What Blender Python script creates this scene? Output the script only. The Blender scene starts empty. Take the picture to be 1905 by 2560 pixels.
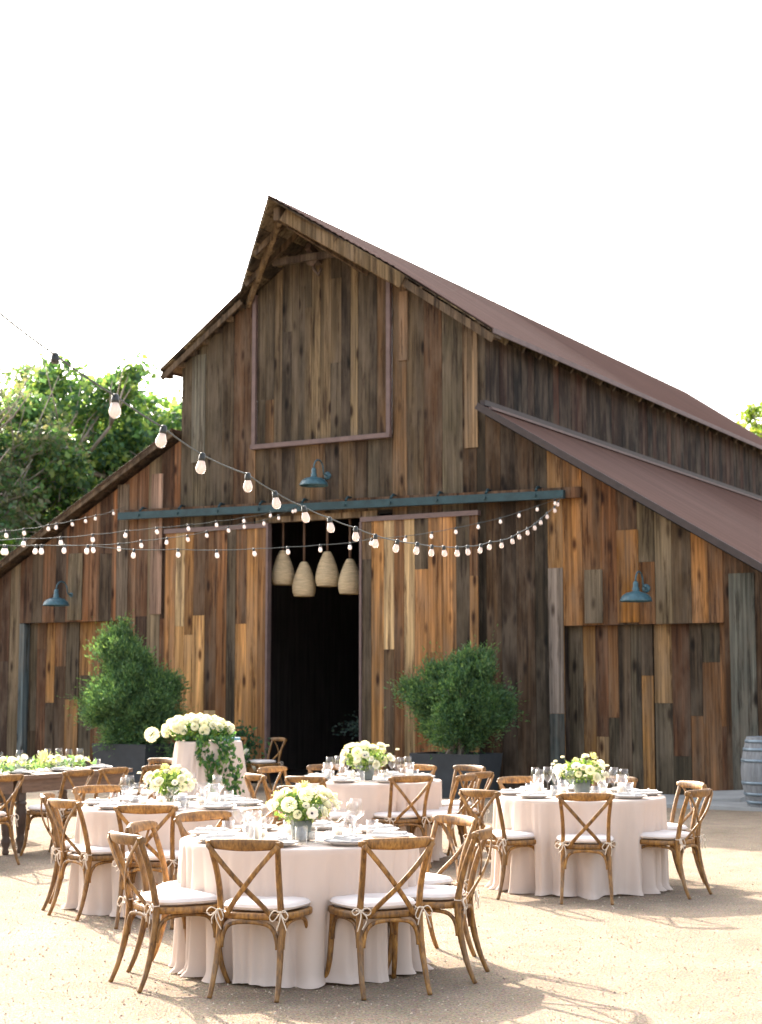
import bpy, bmesh, math, random
import numpy as np
from mathutils import Vector, Matrix
R = math.radians
PI = math.pi
rnd = random.Random(7)
SC = bpy.context.scene

# ------------------------------------------------------------------ camera
cd = bpy.data.cameras.new('camera'); cam = bpy.data.objects.new('camera', cd)
SC.collection.objects.link(cam); SC.camera = cam
cd.sensor_fit = 'VERTICAL'; cd.sensor_height = 24.0
cd.lens = 37.5
cam.location = (0, 0, 1.65)
cam.rotation_euler = (R(90) + math.atan(440 / 4000), 0, 0)
cd.clip_start = 0.1; cd.clip_end = 2000
cd.dof.use_dof = True; cd.dof.focus_distance = 9.0; cd.dof.aperture_fstop = 3.2
# ------------------------------------------------------------------ sky and sun
SUN_EL, SUN_DX, SUN_DY = R(31), -0.5, 0.866          # towards the sun (low, behind the barn and to the left)
w = bpy.data.worlds.new('World'); SC.world = w; w.use_nodes = True
nt = w.node_tree; bg = nt.nodes['Background']
sky = nt.nodes.new('ShaderNodeTexSky'); sky.sky_type = 'NISHITA'; sky.sun_disc = False
sky.sun_elevation = SUN_EL; sky.sun_rotation = math.atan2(SUN_DX, SUN_DY)
sky.air_density = 1.0; sky.dust_density = 6.0; sky.ozone_density = 1.0
hs_ = nt.nodes.new('ShaderNodeHueSaturation'); hs_.inputs['Saturation'].default_value = .45   # hazy, milky sky
nt.links.new(sky.outputs[0], hs_.inputs['Color']); nt.links.new(hs_.outputs[0], bg.inputs[0]); bg.inputs[1].default_value = 0.15
sd = bpy.data.lights.new('sun', 'SUN'); so = bpy.data.objects.new('sun', sd); SC.collection.objects.link(so)
sd.energy = 3.6; sd.angle = R(0.8); sd.color = (1.0, 0.88, 0.74)
sdir = Vector((SUN_DX * math.cos(SUN_EL), SUN_DY * math.cos(SUN_EL), math.sin(SUN_EL)))
so.rotation_euler = sdir.to_track_quat('Z', 'Y').to_euler()
so.location = (-10, 20, 20)
SC.view_settings.view_transform = 'Standard'; SC.view_settings.look = 'None'
SC.view_settings.exposure = 2.22; SC.view_settings.gamma = 1.0

# ------------------------------------------------------------------ helpers
def lin(c):
    return tuple(((v / 255) / 12.92 if v / 255 <= .04045 else ((v / 255 + .055) / 1.055) ** 2.4) for v in c)

class MB:
    """collects geometry, then becomes ONE mesh object"""
    def __init__(s):
        s.v = []; s.f = []; s.c = []; s.sm = []; s.mi = []
    def add(s, vs, fs, col=(1, 1, 1), smooth=False, mi=0):
        b = len(s.v); s.v.extend([tuple(p) for p in vs])
        for f in fs:
            s.f.append(tuple(i + b for i in f)); s.c.append(col); s.sm.append(smooth); s.mi.append(mi)
    def hexa(s, p, col=(1, 1, 1), mi=0):      # 8 points: bottom 4 ccw, top 4 ccw
        s.add(p, [(3, 2, 1, 0), (4, 5, 6, 7), (0, 1, 5, 4), (1, 2, 6, 5), (2, 3, 7, 6), (3, 0, 4, 7)], col, False, mi)
    def box(s, x0, x1, y0, y1, z0, z1, col=(1, 1, 1), mi=0):
        s.hexa([(x0, y0, z0), (x1, y0, z0), (x1, y1, z0), (x0, y1, z0), (x0, y0, z1), (x1, y0, z1), (x1, y1, z1), (x0, y1, z1)], col, mi)
    def beam(s, a, b, wd, ht, up=(0, 0, 1), col=(1, 1, 1), mi=0):
        a = Vector(a); b = Vector(b); t = (b - a).normalized(); u = Vector(up)
        sx = t.cross(u).normalized() * wd / 2; uz = sx.cross(t).normalized() * ht / 2
        s.hexa([a - sx - uz, a + sx - uz, b + sx - uz, b - sx - uz, a - sx + uz, a + sx + uz, b + sx + uz, b - sx + uz], col, mi)
    def sweep(s, path, hw, hb, up=(0, 0, 1), n=8, sq=1.0, col=(1, 1, 1), mi=0, closed=False):
        """sweeps a (super)ellipse; hw: half width along tangent x up, hb: half height; numbers or lists"""
        P = [Vector(p) for p in path]; m = len(P); up = Vector(up)
        hw = hw if isinstance(hw, (list, tuple)) else [hw] * m
        hb = hb if isinstance(hb, (list, tuple)) else [hb] * m
        vs = []
        for i in range(m):
            if closed: t = (P[(i + 1) % m] - P[i - 1])
            else: t = P[min(i + 1, m - 1)] - P[max(i - 1, 0)]
            t.normalize(); sx = t.cross(up)
            if sx.length < 1e-4: sx = t.cross(Vector((0.13, 1, 0)))
            sx.normalize(); uz = sx.cross(t).normalized()
            for k in range(n):
                a = 2 * PI * (k + .5) / n; ca, sa = math.cos(a), math.sin(a)
                ca = math.copysign(abs(ca) ** sq, ca); sa = math.copysign(abs(sa) ** sq, sa)
                vs.append(P[i] + sx * hw[i] * ca + uz * hb[i] * sa)
        fs = []
        for i in range(m if closed else m - 1):
            j = (i + 1) % m
            for k in range(n):
                k2 = (k + 1) % n
                fs.append((i * n + k, i * n + k2, j * n + k2, j * n + k))
        s.add(vs, fs, col, True, mi)
        if not closed:
            b = len(s.v) - m * n
            s.f.append(tuple(b + k for k in range(n))[::-1]); s.c.append(col); s.sm.append(False); s.mi.append(mi)
            s.f.append(tuple(b + (m - 1) * n + k for k in range(n))); s.c.append(col); s.sm.append(False); s.mi.append(mi)
    def tube(s, path, r, n=8, col=(1, 1, 1), mi=0):
        r = r if isinstance(r, (list, tuple)) else [r] * len(path)
        s.sweep(path, list(r), list(r), (0.02, 0.03, 1), n, 1.0, col, mi)
    def lathe(s, prof, c=(0, 0, 0), n=24, col=(1, 1, 1), mi=0, axis=None, smooth=True):
        vs = []; m = len(prof)
        q = Matrix.Identity(3) if axis is None else Vector(axis).to_track_quat('Z', 'Y').to_matrix()
        for r, z in prof:
            for k in range(n):
                a = 2 * PI * k / n
                vs.append(q @ Vector((r * math.cos(a), r * math.sin(a), z)) + Vector(c))
        fs = [(i * n + k, i * n + (k + 1) % n, (i + 1) * n + (k + 1) % n, (i + 1) * n + k) for i in range(m - 1) for k in range(n)]
        s.add(vs, fs, col, smooth, mi)
        b = len(s.v) - m * n
        if prof[0][0] > 1e-3 and prof[0][0] == -1: pass
    def disc(s, c, r, n=24, col=(1, 1, 1), mi=0):
        s.add([(c[0] + r * math.cos(2 * PI * k / n), c[1] + r * math.sin(2 * PI * k / n), c[2]) for k in range(n)], [tuple(range(n))], col, False, mi)
    def mesh(s, name):
        me = bpy.data.meshes.new(name); me.from_pydata(s.v, [], s.f)
        ca = me.color_attributes.new('tint', 'FLOAT_COLOR', 'CORNER')
        arr = []
        for f, c in zip(s.f, s.c):
            arr.extend((c[0], c[1], c[2], c[3] if len(c) > 3 else 1.0) * len(f))
        ca.data.foreach_set('color', arr)
        me.polygons.foreach_set('use_smooth', s.sm)
        me.polygons.foreach_set('material_index', s.mi)
        me.update()
        return me
    def build(s, name, mat, parent=None, loc=None, rotz=None):
        me = s.mesh(name)
        for m in (mat if isinstance(mat, (list, tuple)) else [mat]): me.materials.append(m)
        return link(name, me, parent, loc, rotz)

def link(name, me, parent=None, loc=None, rotz=None):
    o = bpy.data.objects.new(name, me); SC.collection.objects.link(o)
    if parent is not None: o.parent = parent
    if loc is not None: o.location = loc
    if rotz is not None: o.rotation_euler = (0, 0, rotz)
    return o
def tag(o, label=None, cat=None, group=None, kind=None):
    if label: o['label'] = label
    if cat: o['category'] = cat
    if group: o['group'] = group
    if kind: o['kind'] = kind
    return o
def thing(name, label, cat, loc=(0, 0, 0), rotz=0, group=None):
    o = bpy.data.objects.new(name, None); SC.collection.objects.link(o)
    o.empty_display_size = .2
    o.location = loc; o.rotation_euler = (0, 0, rotz)
    return tag(o, label, cat, group)
KIDS = {}
def copy_tree(o, parent=None):
    c = o.copy(); SC.collection.objects.link(c)
    if parent is not None: c.parent = parent
    for ch in [x for x in ALLKIDS(o)]: copy_tree(ch, c)
    return c
def ALLKIDS(o):
    return [x for x in SC.objects if x.parent == o]
def proto_copy(root, kids, loc, rotz, label, cat, group):
    """kids: list of (object, [sub objects]) of root"""
    r = root.copy(); SC.collection.objects.link(r); r.location = loc; r.rotation_euler = (0, 0, rotz)
    tag(r, label, cat, group)
    for k, subs in kids:
        c = k.copy(); SC.collection.objects.link(c); c.parent = r
        for g in subs:
            d = g.copy(); SC.collection.objects.link(d); d.parent = c
    return r
def kidlist(root):
    return [(k, ALLKIDS(k)) for k in ALLKIDS(root)]

# ------------------------------------------------------------------ materials
def newmat(name):
    m = bpy.data.materials.new(name); m.use_nodes = True
    n = m.node_tree; b = n.nodes['Principled BSDF']
    return m, n, b
def N(n, typ, **kw):
    o = n.nodes.new(typ)
    for k, v in kw.items():
        if k.startswith('i_'):
            key = k[2:]; key = int(key) if key.isdigit() else key.replace('_', ' ')
            o.inputs[key].default_value = v
        else: setattr(o, k, v)
    return o
def mixc(n, a, b, fac, mode='MIX'):
    m = n.nodes.new('ShaderNodeMix'); m.data_type = 'RGBA'; m.blend_type = mode
    for sock, v in ((6, a), (7, b), (0, fac)):
        if isinstance(v, (float, int)): m.inputs[sock].default_value = v
        elif isinstance(v, tuple): m.inputs[sock].default_value = (*v[:3], 1)
        else: n.links.new(v, m.inputs[sock])
    return m.outputs[2]
def ramp(n, fac, stops):
    r = n.nodes.new('ShaderNodeValToRGB'); e = r.color_ramp.elements
    while len(e) < len(stops): e.new(.5)
    for el, (p, c) in zip(e, stops):
        el.position = p; el.color = (*c, 1) if isinstance(c, tuple) else (c, c, c, 1)
    n.links.new(fac, r.inputs[0]); return r.outputs[0]
def coords(n, scale=(1, 1, 1), offset=None, src='Object'):
    tc = N(n, 'ShaderNodeTexCoord'); mp = N(n, 'ShaderNodeMapping')
    mp.inputs['Scale'].default_value = scale
    n.links.new(tc.outputs[src], mp.inputs[0])
    if offset is not None: n.links.new(offset, mp.inputs['Location'])
    return mp.outputs[0]
def bump(n, b, h, strength=.3, dist=.01):
    bp = N(n, 'ShaderNodeBump'); bp.inputs['Strength'].default_value = strength; bp.inputs['Distance'].default_value = dist
    n.links.new(h, bp.inputs['Height']); n.links.new(bp.outputs[0], b.inputs['Normal'])
def noise(n, vec, scale, detail=4, rough=.5):
    t = N(n, 'ShaderNodeTexNoise'); t.inputs['Scale'].default_value = scale
    t.inputs['Detail'].default_value = detail; t.inputs['Roughness'].default_value = rough
    n.links.new(vec, t.inputs['Vector']); return t.outputs['Fac']

def plank_mat(name, knots=True, gain=1.0, contrast=1.0):
    """weathered board: the tint attribute holds each board's colour, its alpha shifts the grain"""
    m, n, b = newmat(name)
    at = N(n, 'ShaderNodeAttribute', attribute_name='tint')
    off = N(n, 'ShaderNodeVectorMath', operation='SCALE'); off.inputs[0].default_value = (37, 91, 53)
    n.links.new(at.outputs['Alpha'], off.inputs['Scale'])
    def cc(sc): return coords(n, sc, off.outputs[0])
    g1 = noise(n, cc((26, 26, .55)), 1.0, 6, .62)        # grain
    g2 = noise(n, cc((90, 90, 1.6)), 1.0, 3, .6)         # fine streaks
    bl = noise(n, cc((2.6, 2.6, .8)), 1.3, 4, .6)        # blotches
    lg = noise(n, cc((7.0, 7.0, .35)), 1.0, 3, .5)       # long tone bands
    c = mixc(n, at.outputs['Color'], ramp(n, g1, [(.28, .32), (.5, .98), (.70, 1.65)]), 1.0, 'MULTIPLY')
    c = mixc(n, c, ramp(n, g2, [(.3, .68), (.7, 1.22)]), .8, 'MULTIPLY')
    c = mixc(n, c, ramp(n, lg, [(.3, .45), (.7, 1.45)]), .9 * contrast, 'MULTIPLY')
    grey = mixc(n, c, lin((126, 112, 96)), .35)
    c = mixc(n, c, grey, ramp(n, bl, [(.42, 0.0), (.66, .9)]))
    dk = mixc(n, c, (.25, .2, .18), 1.0, 'MULTIPLY')
    st = noise(n, cc((11, 11, .9)), 1.0, 5, .7)
    c = mixc(n, c, dk, ramp(n, st, [(.53, 0.0), (.66, .9)]))
    if knots:
        vo = N(n, 'ShaderNodeTexVoronoi'); vo.inputs['Scale'].default_value = 1.0; vo.inputs['Randomness'].default_value = 1
        n.links.new(cc((5.0, 5.0, 1.7)), vo.inputs['Vector'])
        k = ramp(n, vo.outputs['Distance'], [(.10, 1.0), (.26, 0.0)])
        sx_ = N(n, 'ShaderNodeSeparateColor'); n.links.new(vo.outputs['Color'], sx_.inputs[0])
        mk = N(n, 'ShaderNodeMath', operation='MULTIPLY'); n.links.new(k, mk.inputs[0]); n.links.new(ramp(n, sx_.outputs[0], [(.40, 0.0), (.5, 1.0)]), mk.inputs[1]); k = mk.outputs[0]
        c = mixc(n, c, mixc(n, c, (.16, .12, .1), 1.0, 'MULTIPLY'), k)
    if gain != 1.0: c = mixc(n, c, (gain, gain, gain), 1.0, 'MULTIPLY')
    n.links.new(c, b.inputs['Base Color']); b.inputs['Roughness'].default_value = .85
    b.inputs['Specular IOR Level'].default_value = .25
    bump(n, b, g1, .5, .012)
    return m

def simple(name, col, rough=.6, metal=0, var=0, vscale=8, bmp=0, spec=.5, objvar=0, sc3=(1, 1, 1)):
    m, n, b = newmat(name); b.inputs['Roughness'].default_value = rough; b.inputs['Metallic'].default_value = metal
    b.inputs['Specular IOR Level'].default_value = spec
    b.inputs['Base Color'].default_value = (*col, 1)
    if var or bmp:
        f = noise(n, coords(n, sc3), vscale, 5, .6)
        if var:
            c = mixc(n, col, ramp(n, f, [(.3, 1 - var), (.7, 1 + var)]), 1.0, 'MULTIPLY')
            if objvar:
                oi = N(n, 'ShaderNodeObjectInfo')
                c = mixc(n, c, ramp(n, oi.outputs['Random'], [(0.0, 1 - objvar), (1.0, 1 + objvar)]), 1.0, 'MULTIPLY')
            n.links.new(c, b.inputs['Base Color'])
        if bmp: bump(n, b, f, bmp, .01)
    return m

GAIN = 0.44
def P(*cs):
    out = []
    for c in cs:
        l = lin(c); g = .3 * l[0] + .6 * l[1] + .1 * l[2]; k = GAIN * (g / .12) ** .22   # stretch light and dark boards apart
        out.append(tuple((v * .88 + g * .12) * k * q for v, q in zip(l, (1.0, 1.0, .84))))
    return out
PAL_UP = P((112, 92, 72), (132, 104, 78), (100, 78, 60), (150, 120, 88), (122, 108, 90), (86, 68, 56), (150, 112, 78), (118, 84, 60), (104, 92, 78))
PAL_LOFT = P((112, 96, 80), (132, 110, 86), (92, 78, 66), (160, 134, 104), (118, 90, 66), (140, 104, 72), (104, 90, 76), (84, 70, 60))
PAL_DOOR = P((226, 166, 100), (200, 138, 80), (160, 108, 66), (128, 92, 66), (228, 188, 140), (112, 94, 76), (214, 150, 84), (146, 112, 82), (186, 122, 70), (210, 172, 126), (140, 96, 62))
PAL_DARK = P((96, 72, 54), (82, 62, 48), (112, 82, 56), (88, 74, 60), (74, 58, 48), (104, 76, 54))
PAL_RIGHT = P((166, 110, 62), (132, 90, 58), (190, 128, 66), (140, 120, 94), (108, 78, 56), (152, 130, 104), (122, 96, 70), (150, 96, 56))
PAL_LEFT = P((134, 90, 64), (112, 76, 56), (152, 106, 76), (92, 68, 56), (150, 128, 104), (126, 84, 58), (160, 104, 66), (104, 84, 68))
PAL_SDOOR = P((158, 108, 68), (122, 90, 66), (190, 134, 72), (104, 84, 68), (140, 96, 62), (182, 140, 96), (128, 84, 58), (110, 96, 80))
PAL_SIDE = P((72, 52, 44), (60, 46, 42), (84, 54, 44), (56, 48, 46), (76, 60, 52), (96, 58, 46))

M = {}
M['plank'] = plank_mat('weathered_boards')
M['plank_soft'] = plank_mat('rough_timber', knots=False)
M['dark_back'] = simple('dark_sheathing', (.012, .010, .009), .95)
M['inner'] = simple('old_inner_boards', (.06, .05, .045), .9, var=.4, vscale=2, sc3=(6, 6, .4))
def wood_chair():
    m, n, b = newmat('chair_wood')
    f = noise(n, coords(n, (14, 14, 5)), 3.0, 6, .65); f2 = noise(n, coords(n, (1, 1, 1)), 6.0, 3, .5)
    c = ramp(n, f, [(.30, (.040, .018, .007)), (.48, (.195, .088, .017)), (.70, (.38, .195, .046))])
    c = mixc(n, c, (.23, .165, .105), ramp(n, f2, [(.5, 0.0), (.72, .4)]))
    oi = N(n, 'ShaderNodeObjectInfo')
    c = mixc(n, c, ramp(n, oi.outputs['Random'], [(0.0, .72), (1.0, 1.25)]), 1.0, 'MULTIPLY')
    n.links.new(c, b.inputs['Base Color']); b.inputs['Roughness'].default_value = .5
    bump(n, b, f, .25, .004)
    return m
M['chair'] = wood_chair()
M['table_wood'] = simple('farm_table_wood', (.13, .075, .045), .6, var=.35, vscale=3, bmp=.2, sc3=(2, 14, 14))
M['table_leg'] = simple('turned_leg_wood', (.07, .045, .032), .55, var=.3, vscale=8, bmp=.1)
def cloth_mat(name, col, trans=.12):
    m, n, b = newmat(name)
    f = noise(n, coords(n), 220, 3, .6); f2 = noise(n, coords(n, (1, 1, .3)), 5, 3, .6)
    c = mixc(n, col, ramp(n, f2, [(.3, .95), (.7, 1.03)]), 1.0, 'MULTIPLY')
    n.links.new(c, b.inputs['Base Color']); b.inputs['Roughness'].default_value = .95
    b.inputs['Specular IOR Level'].default_value = .1
    bump(n, b, f, .15, .002)
    tr = N(n, 'ShaderNodeBsdfTranslucent'); n.links.new(c, tr.inputs[0])
    mx = N(n, 'ShaderNodeMixShader'); mx.inputs[0].default_value = trans
    out = n.nodes['Material Output']
    n.links.new(b.outputs[0], mx.inputs[1]); n.links.new(tr.outputs[0], mx.inputs[2]); n.links.new(mx.outputs[0], out.inputs[0])
    return m
M['cloth'] = cloth_mat('blush_linen', (.67, .56, .485))
M['cushion'] = cloth_mat('cream_cushion', (.78, .72, .68), .05)
M['napkin'] = cloth_mat('pale_napkin', (.62, .60, .58), .05)
M['tie'] = simple('tie_cotton', (.62, .53, .43), .9)
M['plate'] = simple('stoneware', (.62, .60, .57), .3, var=.06)
M['rim'] = simple('dark_rim', (.10, .10, .11), .35)
def leaf_mat(name, trans=.35, gain=(1, 1, 1), rough=.5):
    m, n, b = newmat(name)
    at = N(n, 'ShaderNodeAttribute', attribute_name='tint')
    c = mixc(n, at.outputs['Color'], gain, 1.0, 'MULTIPLY')
    n.links.new(c, b.inputs['Base Color']); b.inputs['Roughness'].default_value = rough
    b.inputs['Specular IOR Level'].default_value = .3
    tr = N(n, 'ShaderNodeBsdfTranslucent')
    c2 = mixc(n, c, (1.5, 1.45, .7), 1.0, 'MULTIPLY'); n.links.new(c2, tr.inputs[0])
    mx = N(n, 'ShaderNodeMixShader'); mx.inputs[0].default_value = trans
    n.links.new(b.outputs[0], mx.inputs[1]); n.links.new(tr.outputs[0], mx.inputs[2])
    n.links.new(mx.outputs[0], n.nodes['Material Output'].inputs[0])
    return m
M['leaf'] = leaf_mat('foliage', .45, (1.22, 1.18, 1.3))
M['petal'] = leaf_mat('petals', .25)
M['bark'] = simple('pale_bark', (.36, .31, .26), .9, var=.35, vscale=5, bmp=.4)
M['teal'] = simple('weathered_teal_metal', (.035, .095, .12), .45, .0, var=.35, vscale=18, bmp=.05)
M['track'] = simple('dark_teal_track', (.020, .050, .058), .5, .3, var=.3, vscale=6)
M['roof'] = simple('rusty_brown_roofing', (.120, .066, .050), .8, .0, var=.22, vscale=1.0, sc3=(.25, 5, .25), spec=.08)
M['trim'] = simple('faded_mauve_metal', (.135, .09, .08), .6, .1, var=.2, vscale=6)
M['concrete'] = simple('concrete', (.30, .30, .29), .9, var=.15, vscale=3, bmp=.15)
M['planter'] = simple('dark_slate_planter', (.028, .034, .04), .6, var=.2, vscale=5)
M['soil'] = simple('soil', (.03, .02, .015), 1)
M['rattan_cord'] = simple('brown_cord', (.12, .07, .045), .8)
M['cable'] = simple('cable', (.05, .06, .055), .6)
M['socket'] = simple('black_socket', (.02, .025, .025), .5)
M['steel'] = simple('galvanised_hoop', (.17, .22, .26), .5, .5, var=.2, vscale=9)
M['barrel'] = simple('grey_oak', (.17, .18, .19), .8, var=.3, vscale=4, bmp=.2, sc3=(6, 6, 1))
M['pot'] = simple('grey_stone_pot', (.17, .19, .18), .8, var=.2, vscale=12, bmp=.15)
M['wax'] = simple('candle_wax', (.85, .80, .72), .6)
M['stem'] = simple('stems', (.06, .13, .03), .6)
M['anther'] = simple('flower_centre', (.02, .02, .03), .7)
M['stone_lt'] = simple('old_timber_floor', (.10, .07, .05), .9, var=.2, vscale=4)
def bulb_mat():
    m, n, b = newmat('lit_bulb_glass')
    b.inputs['Base Color'].default_value = (.75, .63, .57, 1); b.inputs['Roughness'].default_value = .15
    b.inputs['Emission Color'].default_value = (1.0, .80, .68, 1); b.inputs['Emission Strength'].default_value = .10
    return m
M['bulb'] = bulb_mat(); M['bulb_near'] = bulb_mat()
M['bulb_near'].node_tree.nodes['Principled BSDF'].inputs['Emission Strength'].default_value = .06
M['bulb_near'].node_tree.nodes['Principled BSDF'].inputs['Alpha'].default_value = .55
M['roof_edge'] = simple('dark_roof_edge', (.040, .028, .025), .6, .1, var=.2, vscale=6)
def glow(name, col, s):
    m, n, b = newmat(name); b.inputs['Emission Color'].default_value = (*col, 1); b.inputs['Emission Strength'].default_value = s; return m
M['filament'] = glow('filament', (1, .82, .6), 3)
M['pinklight'] = glow('pink_glow', (1, .25, .75), .9)
def glass_mat():
    m, n, b = newmat('thin_glass')
    gl = N(n, 'ShaderNodeBsdfGlossy'); gl.inputs['Roughness'].default_value = .05; gl.inputs[0].default_value = (1, 1, 1, 1)
    tr = N(n, 'ShaderNodeBsdfTransparent'); tr.inputs[0].default_value = (.95, .95, .95, 1)
    lw = N(n, 'ShaderNodeLayerWeight'); lw.inputs[0].default_value = .35
    r = ramp(n, lw.outputs['Facing'], [(0.0, .05), (.6, .16), (1.0, .85)])
    mx = N(n, 'ShaderNodeMixShader'); n.links.new(r, mx.inputs[0])
    n.links.new(tr.outputs[0], mx.inputs[1]); n.links.new(gl.outputs[0], mx.inputs[2])
    n.links.new(mx.outputs[0], n.nodes['Material Output'].inputs[0])
    return m
M['glass'] = glass_mat()
def rattan_mat():
    m, n, b = newmat('woven_rattan')
    wv = N(n, 'ShaderNodeTexWave', wave_type='BANDS', bands_direction='Z'); wv.inputs['Scale'].default_value = 16; wv.inputs['Distortion'].default_value = 1.2
    n.links.new(coords(n), wv.inputs['Vector'])
    f = noise(n, coords(n, (1, 1, 6)), 5, 4, .6)
    c = ramp(n, wv.outputs['Fac'], [(0.0, (.40, .28, .14)), (.4, (.72, .55, .33)), (1.0, (.84, .69, .45))])
    c = mixc(n, c, ramp(n, f, [(.3, .72), (.7, 1.12)]), 1.0, 'MULTIPLY')
    n.links.new(c, b.inputs['Base Color']); b.inputs['Roughness'].default_value = .8
    bump(n, b, wv.outputs['Fac'], .6, .01)
    tr = N(n, 'ShaderNodeBsdfTranslucent'); n.links.new(c, tr.inputs[0])
    mx = N(n, 'ShaderNodeMixShader'); mx.inputs[0].default_value = .2
    n.links.new(b.outputs[0], mx.inputs[1]); n.links.new(tr.outputs[0], mx.inputs[2])
    n.links.new(mx.outputs[0], n.nodes['Material Output'].inputs[0])
    return m
M['rattan'] = rattan_mat()
def gravel_mat():
    m, n, b = newmat('decomposed_granite')
    big = noise(n, coords(n, src='Object'), .35, 5, .6)
    mid = noise(n, coords(n), 3.2, 6, .65)
    fine = noise(n, coords(n), 60, 6, .75)
    sp = N(n, 'ShaderNodeTexVoronoi'); sp.inputs['Scale'].default_value = 85; n.links.new(coords(n), sp.inputs['Vector'])
    c = ramp(n, big, [(.3, (.245, .194, .142)), (.7, (.33, .268, .204))])
    c = mixc(n, c, ramp(n, mid, [(.3, .80), (.7, 1.14)]), 1.0, 'MULTIPLY')
    c = mixc(n, c, ramp(n, fine, [(.34, .42), (.5, 1.0), (.66, 1.42)]), 1.0, 'MULTIPLY')
    c = mixc(n, c, mixc(n, sp.outputs['Color'], (.55, .5, .45), .6), .35, 'OVERLAY')
    n.links.new(c, b.inputs['Base Color']); b.inputs['Roughness'].default_value = .95; b.inputs['Specular IOR Level'].default_value = .1
    h = mixc(n, fine, sp.outputs['Distance'], .4)
    h2 = mixc(n, h, mid, .3)
    bump(n, b, h2, 1.0, .03)
    return m
M['gravel'] = gravel_mat()

# ------------------------------------------------------------------ ground
g = MB()
xs = [-160, -60, -20, -8, 0, 8, 20, 60, 160]; ys = [-60, -10, 0, 6, 12, 20, 30, 60, 120, 400]
g.add([(x, y, 0) for y in ys for x in xs], [(j * 9 + i, j * 9 + i + 1, j * 9 + i + 10, j * 9 + i + 9) for j in range(9) for i in range(8)])
tag(g.build('ground', M['gravel']), kind='structure')
# loose stones on the courtyard (too many to count)
def gravel_stones():
    rs = np.random.RandomState(3); n = 15000
    d = 5.2 + 12 * rs.rand(n) ** 1.7; x = (rs.rand(n) - .5) * (d * .56) ; mb = MB()
    cols = [(.42, .33, .24), (.5, .4, .3), (.3, .22, .16), (.56, .48, .38), (.36, .28, .2), (.2, .15, .11)]
    for i in range(n):
        s = .0035 + .0065 * rs.rand() ** 2; a = rs.rand() * 6.28; cx, sy = math.cos(a) * s, math.sin(a) * s
        X, Y = x[i], d[i]; h = s * (.6 + .6 * rs.rand())
        mb.add([(X + cx, Y + sy, -.001), (X - sy * .8, Y + cx * .8, -.001), (X - cx, Y - sy, -.001), (X + sy * .9, Y - cx * .9, -.001), (X + cx * .2, Y + sy * .2, h)],
               [(0, 1, 4), (1, 2, 4), (2, 3, 4), (3, 0, 4)], cols[rs.randint(6)], False)
    m, n_, b = newmat('stones'); at = N(n_, 'ShaderNodeAttribute', attribute_name='tint'); n_.links.new(at.outputs[0], b.inputs[0]); b.inputs['Roughness'].default_value = .9
    tag(mb.build('gravel', m), kind='stuff')
gravel_stones()

# ------------------------------------------------------------------ the barn; local x runs along the front to the right, y goes into the barn
BA = (4.953, 24.21, 0)
barn = thing('barn', 'large weathered brown timber barn with steep gable, side lean-tos and tall open doorway', 'barn', BA, R(-30))
RX, RZ, RS = -6.85, 9.76, .690
BL, BR = -9.97, -3.73
def z_main(x): return RZ - RS * abs(x - RX)
def z_ll(x): return 6.22 - .55 * (BL - x)
def z_rl(x): return 6.14 - .607 * (x - BR)
WL, WR = -15.2, 1.75
DEPTH = 18.7

def boards(mb, s0, s1, zlo, ztop, n, pal, wr=(.19, .32), jp=.6, seed=1, th=.022, jit=.010, axis='x', sgn=1, specials=None):
    """vertical boards between s0 and s1, each a slab with its own colour and grain offset"""
    r = random.Random(seed); s = s0
    last = None
    while s < s1 - .02:
        wdt = r.uniform(*wr)
        if s1 - (s + wdt) < wr[0] * .7: wdt = s1 - s
        a, b = s + .002, s + wdt - .003
        lo = zlo(s + wdt / 2) if callable(zlo) else zlo
        ta, tb = (ztop(a), ztop(b)) if callable(ztop) else (ztop, ztop)
        top = min(ta, tb); cuts = [lo]
        if top - lo > 1.6 and r.random() < jp:
            for _ in range(r.choice([1, 1, 2]) if top - lo > 3 else 1):
                cuts.append(r.uniform(lo + .5, top - .5))
        cuts = sorted(cuts)
        if len(cuts) > 2 and cuts[2] - cuts[1] < .4: cuts.pop(2)
        for i, c0 in enumerate(cuts):
            col = r.choice(pal)
            while col == last: col = r.choice(pal)
            last = col; k = r.uniform(.74, 1.2); col = (col[0] * k, col[1] * k, col[2] * k, r.random())
            if i < len(cuts) - 1: za, zb = cuts[i + 1] - .003, cuts[i + 1] - .003
            else: za, zb = ta, tb
            j = n - r.random() * jit * sgn
            y0, y1 = (j, j + th * sgn)
            if axis == 'x':
                mb.hexa([(a, min(y0, y1), c0), (b, min(y0, y1), c0), (b, max(y0, y1), c0), (a, max(y0, y1), c0),
                         (a, min(y0, y1), za), (b, min(y0, y1), zb), (b, max(y0, y1), zb), (a, max(y0, y1), za)], col)
            else:
                mb.hexa([(min(y0, y1), a, c0), (max(y0, y1), a, c0), (max(y0, y1), b, c0), (min(y0, y1), b, c0),
                         (min(y0, y1), a, za), (max(y0, y1), a, za), (max(y0, y1), b, zb), (min(y0, y1), b, zb)], col)
        s += wdt
def special(mb, s0, s1, z0, z1, col, n=-.012, al=None):
    c = tuple(v * GAIN for v in lin(col))
    mb.box(s0, s1, n - .022, n, z0, z1, (*c, al if al is not None else rnd.random()))
def backing(mb, s0, s1, zlo, ztop, y0, y1):
    za, zb = (ztop(s0), ztop(s1)) if callable(ztop) else (ztop, ztop)
    mb.hexa([(s0, y0, zlo), (s1, y0, zlo), (s1, y1, zlo), (s0, y1, zlo), (s0, y0, za - .04), (s1, y0, zb - .04), (s1, y1, zb - .04), (s0, y1, za - .04)])

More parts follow.
